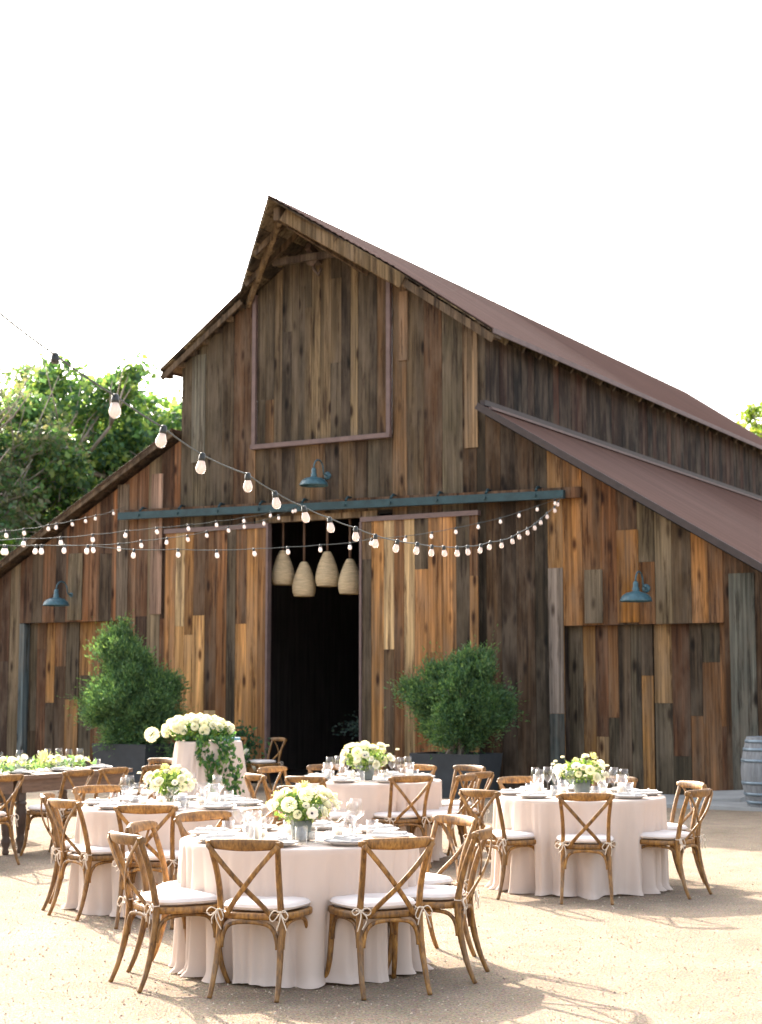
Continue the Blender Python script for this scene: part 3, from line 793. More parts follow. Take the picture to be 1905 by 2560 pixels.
tree('broadleaf_tree', 'sunlit yellow-green treetop behind the far right end of the barn roof', (16.1, 60, 0), (0, 0, 10.2, 2.7, 2.6, 2.6), 70, 24000, .22, [(.13, .20, .03), (.08, .15, .03), (.20, .25, .06)], 10, None, trunk_r=.35, cr=(.6, 1.0))

def shrub(label, loc, blobs, leaves, seed, box):
    rs = np.random.RandomState(seed)
    t = thing('potted_shrub', label, 'shrub', loc, R(-30), 'big potted shrubs beside the barn doors')
    cs, ds, ss, co = [], [], [], []
    cl = []
    for (bx, by, bz, br_, bzr) in blobs:
        k = int(26 * (br_ / .5) ** 2)
        for _ in range(k):
            v = rs.randn(3); v /= np.linalg.norm(v); cl.append((np.array([bx, by, bz]) + v * np.array([br_, br_, bzr]) * rs.uniform(.55, .98), rs.uniform(.13, .26)))
    for _ in range(int(len(cl) * .5)):
        b = blobs[rs.randint(len(blobs))]; v = rs.randn(3) * .45; cl.append((np.array(b[:3]) + v * np.array([b[3], b[3], b[4]]), rs.uniform(.15, .25)))
    c0 = np.array([0, 0, 1.0]); per = leaves // len(cl)
    for p, r_ in cl:
        out = p - c0; out /= np.linalg.norm(out)
        k = per; v = rs.randn(k, 3) * r_ * .42
        c = p + v; d = out * .6 + v / r_ * .5 + rs.randn(k, 3) * .45 + np.array([0, 0, .25])
        cs.append(c); ds.append(d); ss.append(rs.uniform(.045, .085, k)); co.append(pickcols(rs, k, [(.075, .150, .065), (.055, .120, .060), (.095, .180, .075), (.13, .215, .08)], .3) * rs.uniform(.75, 1.25))
        for j in range(3):   # wispy shoots
            e = p + (out + rs.randn(3) * .5) * rs.uniform(.10, .30); f = np.linspace(0, 1, 9)[:, None]; cs.append(p * (1 - f) + e * f + rs.randn(9, 3) * .012)
            ds.append(np.repeat((e - p)[None] + 0, 9, 0) + rs.randn(9, 3) * .12); ss.append(rs.uniform(.035, .06, 9)); co.append(pickcols(rs, 9, [(.08, .17, .05)], .2))
    me = leaves_mesh('foliage', np.concatenate(cs), np.concatenate(ds), np.concatenate(ss), .17, np.concatenate(co)); me.materials.append(M['leaf'])
    link('foliage', me, t)
    st = MB()
    for i in range(10):
        p = cl[rs.randint(len(cl))][0]; st.tube([(rs.uniform(-.12, .12), rs.uniform(-.12, .12), box[2] - .05), tuple(p * .5 + np.array([0, 0, .45])), tuple(p)], [.03, .02, .008], 6)
    st.build('stem', M['bark'], t)
    b = MB(); wx, wy, h = box[0] / 2, box[1] / 2, box[2]
    o1 = [(-wx * .86, -wy * .86), (wx * .86, -wy * .86), (wx * .86, wy * .86), (-wx * .86, wy * .86)]; o2 = [(-wx, -wy), (wx, -wy), (wx, wy), (-wx, wy)]; i2 = [(x * .9, y * .9) for x, y in o2]
    vs = [(x, y, 0) for x, y in o1] + [(x, y, h) for x, y in o2] + [(x, y, h) for x, y in i2] + [(x, y, h - .08) for x, y in i2]
    fs = [(k, (k + 1) % 4, (k + 1) % 4 + 4, k + 4) for k in range(4)] + [(k + 4, (k + 1) % 4 + 4, (k + 1) % 4 + 8, k + 8) for k in range(4)] + [(k + 8, (k + 1) % 4 + 8, (k + 1) % 4 + 12, k + 12) for k in range(4)]
    b.add(vs, fs); pl = b.build('planter', M['planter'], t)
    s = MB(); s.add([vs[k] for k in (12, 13, 14, 15)], [(0, 1, 2, 3)]); s.build('soil', M['soil'], pl)
    return t
def spx(u, v, Y):
    return None
shrub('larger bushy green shrub in a dark planter left of the sliding doors', (-4.18, 27.3, 0),
      [(-.05, 0, 1.50, .70, .58), (-.36, 0, 2.35, .36, .48), (.52, 0, 1.22, .46, .40), (0, 0, .98, .50, .30), (-.62, 0, 1.40, .40, .38), (.02, 0, 2.0, .45, .42), (.62, 0, 1.62, .25, .25)], 60000, 21, (1.15, .8, .72))
shrub('rounder bright green shrub in a dark planter right of the sliding doors', (1.15, 24.75, 0),
      [(-.05, 0, 1.42, .66, .58), (.32, 0, 1.88, .34, .36), (-.40, 0, 1.62, .38, .36), (.48, 0, 1.35, .40, .36), (-.05, 0, 1.02, .50, .26)], 55000, 22, (1.2, .8, .66))
# small planter inside the dark doorway
t = thing('indoor_planter', 'small dark leafy plant in a low brown pot just inside the doorway', 'plant', bl(-6.5, 1.3), 0)
rs = np.random.RandomState(4); k = 1500; v = rs.randn(k, 3) * np.array([.28, .2, .10]); me = leaves_mesh('foliage', v + np.array([0, 0, .95]), v + rs.randn(k, 3) * .2, rs.uniform(.04, .08, k), .3, pickcols(rs, k, [(.05, .09, .07), (.08, .12, .09)]))
me.materials.append(M['leaf']); link('foliage', me, t)
b = MB(); b.lathe([(0, 0), (.24, 0), (.32, .8), (.28, .8), (.26, .7), (0, .7)], (0, 0, 0), 20); b.build('pot', M['table_leg'], t)
b = MB(); b.lathe([(0, -.03), (.025, -.015), (.032, 0), (.025, .02), (0, .03)], (0, 0, 0), 12)
tag(b.build('small_light', M['pinklight'], None, bl(-7.0, 1.6, 1.0)), 'tiny magenta light glowing in the dark doorway', 'light')
# climbing greenery against the wall behind the tall table
for lb, px_, n_, sz in (('leafy dark green plant in a low pot against the barn boards, left of the doorway', (-7.75, -1.3), 1100, .17),):
    t = thing('leafy_plant', lb, 'plant', bl(*px_), 0); rs = np.random.RandomState(n_)
    v = rs.randn(n_, 3) * np.array([sz, sz * .7, sz * .75]); me = leaves_mesh('foliage', v + np.array([0, 0, .72]), v + rs.randn(n_, 3) * .25, rs.uniform(.05, .10, n_), .32, pickcols(rs, n_, [(.03, .085, .04), (.05, .12, .05), (.02, .06, .03)]))
    me.materials.append(M['leaf']); link('foliage', me, t)
    b = MB(); b.lathe([(0, 0), (.16, 0), (.22, .5), (.19, .5), (.18, .44), (0, .44)], (0, 0, 0), 18); b.build('pot', M['planter'], t)

# ------------------------------------------------------------------ wine barrel
t = thing('wine_barrel', 'weathered grey oak barrel with blue-grey hoops standing on the concrete at the right edge', 'barrel', (5.28, 22.05, .05), .3)
b = MB(); prof = [(.285 + .085 * math.sin(PI * i / 16), .94 * i / 16) for i in range(17)]
vs = []; n = 26
for r_, z in prof:
    for k in range(n):
        for e in (.06, .94):
            a = 2 * PI * (k + e) / n; q = r_ * (1.0 if True else 1); vs.append((q * math.cos(a), q * math.sin(a), z))
m2 = 2 * n; fs = []; b.add(vs, [(i * m2 + k, i * m2 + (k + 1) % m2, (i + 1) * m2 + (k + 1) % m2, (i + 1) * m2 + k) for i in range(16) for k in range(m2)])
b.disc((0, 0, .90), .29, 26); b.lathe([(.285, .94), (.262, .94), (.262, .90)], (0, 0, 0), 32)
b.build('barrel_body', M['barrel'], t)
for z in (.06, .17, .32, .62, .77, .88):
    r0 = .285 + .085 * math.sin(PI * (z - .02) / .94) + .004; r1 = .285 + .085 * math.sin(PI * (z + .02) / .94) + .004
    h = MB(); h.lathe([(r0 - .006, z - .021), (r0 + .003, z - .02), (r1 + .003, z + .02), (r1 - .006, z + .021)], (0, 0, 0), 36); h.build('hoop', M['steel'], t)

# ------------------------------------------------------------------ cross-back chairs
def arc(a, b, bul, n=12, dx=(0, 0, 0)):
    a, b, q = Vector(a), Vector(b), Vector(bul); out = []
    for i in range(n + 1):
        f = i / n; out.append(a * (1 - f) ** 2 + q * 2 * f * (1 - f) + b * f * f)
    return out
def smooth_path(pts, n=5):
    P_ = [Vector(p) for p in pts]; out = []
    for i in range(len(P_) - 1):
        p0 = P_[max(i - 1, 0)]; p1 = P_[i]; p2 = P_[i + 1]; p3 = P_[min(i + 2, len(P_) - 1)]
        for k in range(n):
            t_ = k / n
            out.append(.5 * ((2 * p1) + (-p0 + p2) * t_ + (2 * p0 - 5 * p1 + 4 * p2 - p3) * t_ ** 2 + (-p0 + 3 * p1 - 3 * p2 + p3) * t_ ** 3))
    out.append(P_[-1]); return out
def radii(n, ks):
    out = []
    for i in range(n):
        f = i / (n - 1) * (len(ks) - 1); j = min(int(f), len(ks) - 2); out.append(ks[j] + (ks[j + 1] - ks[j]) * (f - j))
    return out
def bow(mb, x, y, z, rs, side):
    """a knotted cord bow round the post"""
    mb.tube([(x + .022 * math.cos(a), y + .022 * math.sin(a), z) for a in [2 * PI * k / 8 for k in range(9)]], .0035, 5)
    kx, ky = x + side * .006, y - .028
    mb.lathe([(0, -.009), (.009, -.004), (.009, .004), (0, .009)], (kx, ky, z), 7)
    for s in (-1, 1):
        a = rs.uniform(.035, .055); dz = rs.uniform(-.035, .01)
        lp_ = [(kx, ky, z), (kx + s * a * .6, ky - .012, z + .018 + dz * .3), (kx + s * a * 1.1, ky - .016, z + dz), (kx + s * a * .7, ky - .014, z - .022 + dz), (kx, ky, z)]
        mb.tube(smooth_path(lp_, 4), .0036, 5)
        tl_ = [(kx, ky, z), (kx + s * .015 + rs.uniform(-.02, .02), ky - .016, z - .04), (kx + s * rs.uniform(.0, .05), ky - .014, z - rs.uniform(.07, .11))]
        mb.tube(smooth_path(tl_, 4), .0036, 5)
def seat_outline(k, sc=1.0, n=44):
    pts = []
    for i in range(n):
        a = 2 * PI * i / n; e = .52
        cx = math.copysign(abs(math.cos(a)) ** e, math.cos(a)); sy = math.copysign(abs(math.sin(a)) ** (e + .12), math.sin(a))
        y = .205 * sy * sc; x = (.222 + .022 * sy) * cx * sc
        pts.append((x, y + .005, k))
    return pts
def chair_meshes(variant):
    rs = random.Random(100 + variant); out = {}
    def fin(mb, mat, nm): me = mb.mesh(nm); me.materials.append(M[mat]); return me
    parts = []
    for s in (-1, 1):
        mb = MB(); pth = smooth_path([(s * .215, .245, 0), (s * .203, .200, .12), (s * .196, .180, .28), (s * .192, .170, .425)], 5)
        mb.sweep(pth, radii(len(pth), [.0125, .015, .018, .020]), radii(len(pth), [.0125, .015, .018, .020]), (0, 1, 0), 8, .75); parts.append(('leg', fin(mb, 'chair', 'leg')))
        mb = MB(); pth = smooth_path([(s * .196, -.305, 0), (s * .192, -.262, .10), (s * .184, -.222, .25), (s * .180, -.200, .42), (s * .177, -.215, .55), (s * .182, -.250, .68), (s * .196, -.300, .81), (s * .202, -.318, .860)], 5)
        mb.sweep(pth, radii(len(pth), [.0125, .0145, .017, .018, .0165, .016, .0155, .014]), radii(len(pth), [.0125, .015, .019, .020, .018, .017, .016, .014]), (0, 1, 0), 8, .75)
        parts.append(('leg', fin(mb, 'chair', 'rear_leg')))
    # top rail, bowed back at its middle
    mb = MB(); pth = [Vector((.226 * f, -.292 - .058 * (1 - f * f), .842 - .002 * (1 - f * f))) for f in [(-1 + 2 * i / 16) for i in range(17)]]
    hh = [.014, .026, .030] + [.031, .032, .033, .034, .035, .035, .035, .034, .033, .032, .031] + [.030, .026, .014]
    mb.sweep(pth, [.009, .013] + [.0155] * 13 + [.013, .009], hh, (0, -.22, 1), 12, .8); parts.append(('top_rail', fin(mb, 'chair', 'top_rail')))
    for s in (-1, 1):
        mb = MB(); o_ = -.010 if s > 0 else .004
        pth = smooth_path([(s * .208, -.330, .838), (s * .10, -.330 + o_, .715), (0, -.300 + o_, .600), (-s * .08, -.255 + o_, .51), (-s * .140, -.218, .432)], 5)
        mb.sweep(pth, .0145, .0055, (0, 1, 0), 8, .6)
        parts.append(('cross_strap', fin(mb, 'chair', 'cross_strap')))
    mb = MB(); o = seat_outline(.437); mb.sweep(o, .017, .020, (0, 0, 1), 8, .6, closed=True); parts.append(('seat_frame', fin(mb, 'chair', 'seat_frame')))
    mb = MB(); mb.add(seat_outline(.443, .95), [tuple(range(44))]); parts.append(('seat', fin(mb, 'chair', 'seat')))
    # bentwood arches under the seat
    for (ax, ay), (bx, by) in (((-.165, -.218), (.165, -.218)), ((-.178, .178), (.178, .178)), ((-.188, -.200), (-.196, .165)), ((.188, -.200), (.196, .165))):
        mb = MB(); a = Vector((ax, ay, 0)); b_ = Vector((bx, by, 0)); q = []
        for f, z in ((0, .265), (.012, .31), (.07, .365), (.2, .398), (.5, .408), (.8, .398), (.93, .365), (.988, .31), (1, .265)):
            q.append(a.lerp(b_, f) + Vector((0, 0, z)))
        nrm = (b_ - a).normalized().cross(Vector((0, 0, 1)))
        mb.sweep(smooth_path(q, 3), .0115, .011, nrm, 8, .75); parts.append(('arch_brace', fin(mb, 'chair', 'arch_brace')))
    # cushion
    mb = MB(); rings = [(.90, .462), (1.0, .468), (1.03, .482), (1.0, .497), (.90, .505), (.6, .510 + rs.uniform(0, .004)), (.0, .508)]
    vs = []
    for sc, z in rings:
        for (x, y, _) in seat_outline(0, max(sc, .001) * .97): vs.append((x, y + .01, z + rs.uniform(-.0012, .0012)))
    fs = [(i * 44 + k, i * 44 + (k + 1) % 44, (i + 1) * 44 + (k + 1) % 44, (i + 1) * 44 + k) for i in range(6) for k in range(44)]; mb.add(vs, fs, smooth=True)
    mb.sweep([(x, y + .01, .482) for x, y, _ in seat_outline(0, 1.0)], .004, .004, (0, 0, 1), 6, closed=True)
    parts.append(('cushion', fin(mb, 'cushion', 'cushion')))
    for s in (-1, 1):
        mb = MB(); bow(mb, s * .180, -.203, .468, rs, s); parts.append(('tie', fin(mb, 'tie', 'tie')))
    return parts
CH = [chair_meshes(i) for i in range(3)]
chair_no = [0]
def chair(x, y, face, label, group, variant=None):
    """face: compass angle in degrees (0 = +x) the sitter looks"""
    v = CH[chair_no[0] % 3] if variant is None else CH[variant]; chair_no[0] += 1
    t = thing('cross_back_chair', label, 'chair', (x, y, 0), R(face - 90), group)
    t.scale = (.985, .985, .972)
    for nm, me in v: link(nm, me, t)
    return t
def around(tx, ty, lst, tname, group):
    for ang, rad, turn, lb in lst:
        a = R(ang); chair(tx + rad * math.cos(a), ty + rad * math.sin(a), ang + 180 + turn, lb, group)
T1 = (-.49, 9.80); T2 = (1.665, 13.62); T3 = (-1.60, 12.45); T4 = (-.12, 15.9)
around(*T1, [
 (259, .80, -7, 'cross-back chair at the near left of the front round table, seen from behind'),
 (302.6, 0.855, -9.6, 'cross-back chair at the near right of the front round table, seen from behind'),
 (218, .865, -5, 'nearest cross-back chair on the left of the front round table, seen from the side'),
 (188, .66, -20, 'farther cross-back chair on the left side of the front round table'),
 (129, 0.74, 4, 'pale-railed chair between the front and left round tables'),
 (98, 0.84, 14, 'cross-back chair on the far side of the front round table, left of its flowers'),
 (337.7, 0.84, 8, 'nearer chair on the right of the front round table, side-on, with looped tie'),
 (24, 0.78, 11, 'farther chair on the right of the front round table with sunlit pale rail')], 'front', 'chairs round the front table')
around(*T2, [
 (266, 0.82, -2, 'cross-back chair at the near side of the right round table, seen from behind'),
 (323.4, 0.79, 0, 'nearer of two cross-back chairs on the right of the right round table'),
 (20, 0.78, 0, 'farther of two cross-back chairs on the right of the right round table'),
 (108, 0.92, 6, 'cross-back chair behind the right round table, left of its flowers'),
 (70, 0.98, -6, 'cross-back chair behind the right round table, right of its flowers'),
 (216, 0.81, 6, 'cross-back chair at the near left of the right round table')], 'right', 'chairs round the right table')
around(*T3, [
 (269, .90, -2, 'cross-back chair on the near side of the left round table, seen from behind'),
 (224, .66, -2, 'cross-back chair at the near left of the left round table'),
 (184, .64, 0, 'cross-back chair at the left of the left round table, beside the farm table'),
 (128, 0.92, 0, 'cross-back chair at the far left of the left round table'),
 (44, 0.95, 0, 'sunlit cross-back chair at the far right of the left round table')], 'left', 'chairs round the left table')
around(*T4, [
 (292, 0.76, 0, 'cross-back chair at the near right of the rear round table, seen from behind'),
 (241.7, 0.9, 0, 'cross-back chair at the near left of the rear round table'),
 (209, 0.92, 0, 'cross-back chair at the left of the rear round table, seen side-on'),
 (144, 0.93, 0, 'cross-back chair at the far left of the rear round table'),
 (110.7, 0.98, 0, 'cross-back chair behind the rear round table, left of its flowers'),
 (66.6, 0.96, 0, 'cross-back chair behind the rear round table, right of its flowers'),
 (319, 0.86, 15, 'cross-back chair at the right of the rear round table, seen side-on'),
 (353, 0.84, -32, 'middle one of three chairs between the rear and right round tables'),
 (44, 1.15, 0, 'farthest chair on the right of the rear round table, before the dark planter')], 'rear', 'chairs round the rear table')

# ------------------------------------------------------------------ cloth-covered round tables
def cloth_mesh(Rt, H, seed, flare=.05, amp=.05, freq=(13, 21), pool=.05, taper=0.0):
    rs = np.random.RandomState(seed); nA = 320; nV = 26
    ks = rs.randint(freq[0], freq[1], 5); ph = rs.rand(5) * 6.28; lo = rs.rand(3) * 6.28
    th = np.linspace(0, 2 * PI, nA, endpoint=False)
    warp = th + .10 * np.sin(3 * th + lo[0]) + .06 * np.sin(7 * th + lo[1])
    f = sum(np.cos(k * warp + p) for k, p in zip(ks, ph)) / 2.3
    kk = (freq[0] + freq[1]) / 2; w2 = th + .16 * np.sin(3 * th + lo[0]) + .09 * np.sin(5 * th + lo[1]) + .03 * np.sin(11 * th + lo[2])
    f = (np.abs(np.cos(round(kk) / 2 * 2 / 2 * w2)) ** .75 * 2 - 1.25) * (.75 + .25 * np.cos(2 * th + ph[0])) + .22 * f; env = .88 + .30 * np.sin(3 * th + lo[2]) * np.cos(5 * th + lo[1])
    f2 = sum(np.cos(k * warp + p) for k, p in zip(ks * 2 + 3, ph[::-1])) / 3
    mb = MB(); vs = [(0, 0, H)]
    rings = [(.3, H), (.6, H), (.9, H), (.975, H - .0005), (.995, H - .004), (1.003, H - .012)]
    idx = []
    for q, z in rings:
        idx.append(len(vs)); vs += [(Rt * q * math.cos(a), Rt * q * math.sin(a), z) for a in th]
    for j in range(1, nV + 1):
        v = j / nV; zz = (H - .012) * (1 - v); idx.append(len(vs))
        e = v ** .75
        soft = np.cos(6 * th + lo[0] + 1.2 * v) * .006 * e
        r_ = Rt * 1.003 + (flare * .35 + taper) * v + (f - .45) * env * amp * e * (.55 + .45 * v) + soft + f2 * .012 * v ** .5
        if v > .93: r_ = r_ + pool * ((v - .93) / .07) ** 2 * (.6 + .4 * np.cos(5 * th + lo[1]))
        hem = .010 + .008 * np.cos(9 * th + lo[2])
        zq = np.maximum(zz, 0) + (hem if v > .999 else hem * v)
        sw_ = th + .012 * np.sin(11 * th) * v
        vs += [(r_[i] * math.cos(sw_[i]), r_[i] * math.sin(sw_[i]), zq[i]) for i in range(nA)]
    fs = [(0, 1 + k, 1 + (k + 1) % nA) for k in range(nA)]
    for a, b_ in zip(idx[:-1], idx[1:]):
        fs += [(a + k, b_ + k, b_ + (k + 1) % nA, a + (k + 1) % nA) for k in range(nA)]
    mb.add(vs, fs, smooth=True); return mb
def round_table(label, xy, seed):
    t = thing('round_table', label, 'table', (*xy, 0), 0, 'cloth-covered round tables')
    cloth_mesh(.715, .755, seed, amp=.125, freq=(15, 27)).build('tablecloth', M['cloth'], t)
    b = MB(); b.lathe([(0, .745), (.70, .745), (.70, .72), (0, .72)], (0, 0, 0), 40); b.build('tabletop', M['table_leg'], t)
    b = MB(); b.lathe([(0, .719), (.05, .719), (.05, .06), (.32, .03), (.32, 0), (0, 0)], (0, 0, 0), 20); b.build('pedestal', M['table_leg'], t)
round_table('front round table under a floor-length blush cloth, nearest to the camera', T1, 3)
round_table('right round table under a floor-length blush cloth, standing clear on the gravel', T2, 4)
round_table('left round table under a blush cloth, between the farm table and the front table', T3, 6)
round_table('rear round table under a blush cloth in front of the open doorway', T4, 8)
# tall draped table
T6 = (-1.93, 18.1)
t = thing('cocktail_table', 'tall narrow table draped in grey-blush cloth flaring to the ground, left of the doorway', 'table', (*T6, 0))
cloth_mesh(.37, 1.06, 12, flare=.0, amp=.035, freq=(9, 15), pool=.05, taper=.14).build('tablecloth', M['cloth'], t)
b = MB(); b.lathe([(0, 1.05), (.36, 1.05), (.36, 1.03), (0, 1.03)], (0, 0, 0), 30); b.lathe([(.03, 1.03), (.03, 0)], (0, 0, 0), 10); b.build('table_frame', M['table_leg'], t)

# ------------------------------------------------------------------ long wooden farm table
FT = Vector((-2.72, 17.75, 0)); FD = Vector((-.5, -.866, 0)); FW = Vector((-.866, .5, 0)); FL = 3.3
lp_prof = [(.0, 0), (.03, 0), (.036, .03), (.026, .06), (.045, .11), (.05, .14), (.036, .17), (.042, .2), (.055, .34), (.058, .42), (.045, .47), (.056, .49), (.056, .5), (.04, .52)]
def farm_table(u0, L, label, seed):
    p = FT + FD * u0
    t = thing('farm_table', label, 'table', tuple(p), R(240), 'wooden farm tables set end to end')
    b = MB(); r = random.Random(seed)      # local x runs along the table, width goes to local -y
    for i in range(5):
        b.box(0, L, -.20 * (i + 1) + .002, -.20 * i - .002, .735 - r.random() * .002, .775)
    b.build('tabletop', M['table_wood'], t)
    b = MB(); b.box(.06, L - .06, -.07, -.045, .60, .731); b.box(.06, L - .06, -.955, -.93, .60, .731); b.box(.06, .085, -.93, -.07, .602, .729); b.box(L - .085, L - .06, -.93, -.07, .602, .729)
    b.build('apron', M['table_wood'], t)
    for lx, ly in ((.1, -.09), (.1, -.91), (L - .1, -.09), (L - .1, -.91)):
        b = MB(); b.lathe(lp_prof, (lx, ly, 0), 16); b.box(lx - .05, lx + .05, ly - .05, ly + .018, .52, .70); b.build('leg', M['table_leg'], t)
farm_table(0, 1.76, 'dark wooden farm table with turned legs, nearer the barn', 2)
farm_table(1.77, 1.76, 'dark wooden farm table with turned legs, cut by the left edge', 5)
def ft(u, v, z=.775):   # along, across -> world
    p = FT + FD * u + FW * v; return (p.x, p.y, z)
for i, (u, lb) in enumerate([(.43, 'chair on the near side of the farm table, nearest the barn'), (1.12, 'chair on the near side of the farm table, second from its barn end'),
                            (1.66, 'chair on the near side of the farm table, third from its barn end'), (2.67, 'chair on the near side of the farm table, cut by the left edge')]):
    x, y, _ = ft(u, -.35); chair(x, y, math.degrees(math.atan2(FW.y, FW.x)), lb, 'chairs along the farm table')
x, y, _ = ft(-.55, .3); chair(x, y, math.degrees(math.atan2(FD.y, FD.x)) - 8, 'cross-back chair at the far head of the farm table, facing down its length', 'chairs along the farm table')
for u, lb in ((.7, 'cross-back chair on the far side of the farm table, near its barn end'), (1.7, 'cross-back chair on the far side of the farm table, nearer the left edge')):
    x, y, _ = ft(u, 1.35); chair(x, y, math.degrees(math.atan2(-FW.y, -FW.x)), lb, 'chairs along the farm table')
# chairs by the barn wall
x, y, _ = bl(-6.92, -1.75); chair(x, y, 215, 'lone cross-back chair close to the doorway with white flowers beside it', 'chairs by the barn wall')
x, y, _ = bl(-7.62, -1.75); chair(x, y, 250, 'cross-back chair near the doorway, half hidden behind the tall draped table', 'chairs by the barn wall')

# ------------------------------------------------------------------ flowers
def petal(mb, c, d, up, L, Wd, curl, col):
    """cupped petal from c along d, bending towards up"""
    d = d.normalized(); s = d.cross(up).normalized(); pts = []
    for j, (f, ww) in enumerate(((0, .25), (.4, .9), (.8, 1.0), (1.0, .5))):
        ctr = c + d * L * f + up * L * curl * f * f
        for e in (-1, 0, 1): pts.append(ctr + s * (Wd * ww * e * .5) + up * (abs(e) * Wd * .14))
    fs = [(j * 3 + k, j * 3 + k + 1, j * 3 + k + 4, j * 3 + k + 3) for j in range(3) for k in range(2)]
    mb.add(pts, fs, col, True)
def head_mesh(kind, seed):
    r = random.Random(seed); mb = MB()
    if kind == 'dahlia':          # dense ball
        n = 60
        for i in range(n):
            z = 1 - 1.55 * (i + .5) / n; rr = math.sqrt(max(0, 1 - z * z)); a = i * 2.39996
            nv = Vector((rr * math.cos(a), rr * math.sin(a), z)); up = Vector((0, 0, 1))
            t = (up - nv * nv.z); t = t.normalized() if t.length > .05 else Vector((1, 0, 0))
            k = r.uniform(.9, 1.05); col = (.87 * k, .85 * k, .77 * k)
            petal(mb, nv * .55, (nv * 1.0 + t * -.35).normalized(), nv.cross(t).cross(nv) * 0 + t, .52, .42, .35, col)
    elif kind == 'ranunculus':
        for ring, (n, el, L) in enumerate(((5, 80, .5), (7, 60, .75), (9, 38, .95), (10, 15, 1.05), (9, -8, 1.0))):
            for i in range(n):
                a = 2 * PI * (i + .5 * (ring % 2)) / n + r.uniform(-.1, .1); e = R(el + r.uniform(-6, 6))
                d = Vector((math.cos(a) * math.cos(e), math.sin(a) * math.cos(e), math.sin(e))); up = Vector((-math.cos(a) * math.sin(e), -math.sin(a) * math.sin(e), math.cos(e)))
                k = r.uniform(.9, 1.05); g_ = .70 + .08 * ring / 4
                petal(mb, Vector((0, 0, -.1)), d, up, L, .85, .30, (.86 * k, .85 * k, (g_ + .06) * k))
    elif kind == 'anemone':
        for ring, (n, el) in enumerate(((6, 28), (7, 12))):
            for i in range(n):
                a = 2 * PI * (i + .5 * ring) / n; e = R(el)
                d = Vector((math.cos(a) * math.cos(e), math.sin(a) * math.cos(e), math.sin(e))); up = Vector((-math.cos(a) * math.sin(e), -math.sin(a) * math.sin(e), math.cos(e)))
                k = r.uniform(.93, 1.04); petal(mb, Vector((0, 0, -.02)), d, up, 1.05, .8, .15, (.84 * k, .80 * k, .78 * k))
        mb.lathe([(0, .02), (.2, .04), (.2, .14), (.1, .22), (0, .23)], (0, 0, .02), 10, col=(.02, .02, .03))
    elif kind == 'astilbe':       # pale yellow feathery head
        for i in range(60):
            a = i * 2.4; e = R(20 + 65 * r.random()); d = Vector((math.cos(a) * math.cos(e), math.sin(a) * math.cos(e), math.sin(e))); up = Vector((0, 0, 1)) if e < 1.3 else Vector((1, 0, 0))
            petal(mb, Vector((0, 0, 0)), d, up, r.uniform(.8, 1.3), .16, .1, (.72, .70, .42))
    me = mb.mesh('flower'); me.materials.append(M['petal']); return me
HM = {k: [head_mesh(k, i) for i in range(2)] for k in ('dahlia', 'ranunculus', 'anemone', 'astilbe')}
def greens(t, rs, n, cen, spread, size, pal, name='foliage', asp=.3, extra=None):
    v = rs.randn(n, 3); v /= np.linalg.norm(v, axis=1, keepdims=True); v *= (rs.rand(n, 1) ** .4)
    C_ = v * np.array(spread) + np.array(cen); D_ = v + rs.randn(n, 3) * .5 + np.array([0, 0, .1])
    if extra is not None: C_ = np.concatenate([C_, extra[0]]); D_ = np.concatenate([D_, extra[1]]); n = len(C_)
    me = leaves_mesh(name, C_, D_, rs.uniform(size * .6, size * 1.3, n), asp, pickcols(rs, n, pal, .3)); me.materials.append(M['leaf'])
    return link(name, me, t)
GL = [(.10, .18, .05), (.06, .12, .04), (.17, .27, .07), (.25, .33, .11)]
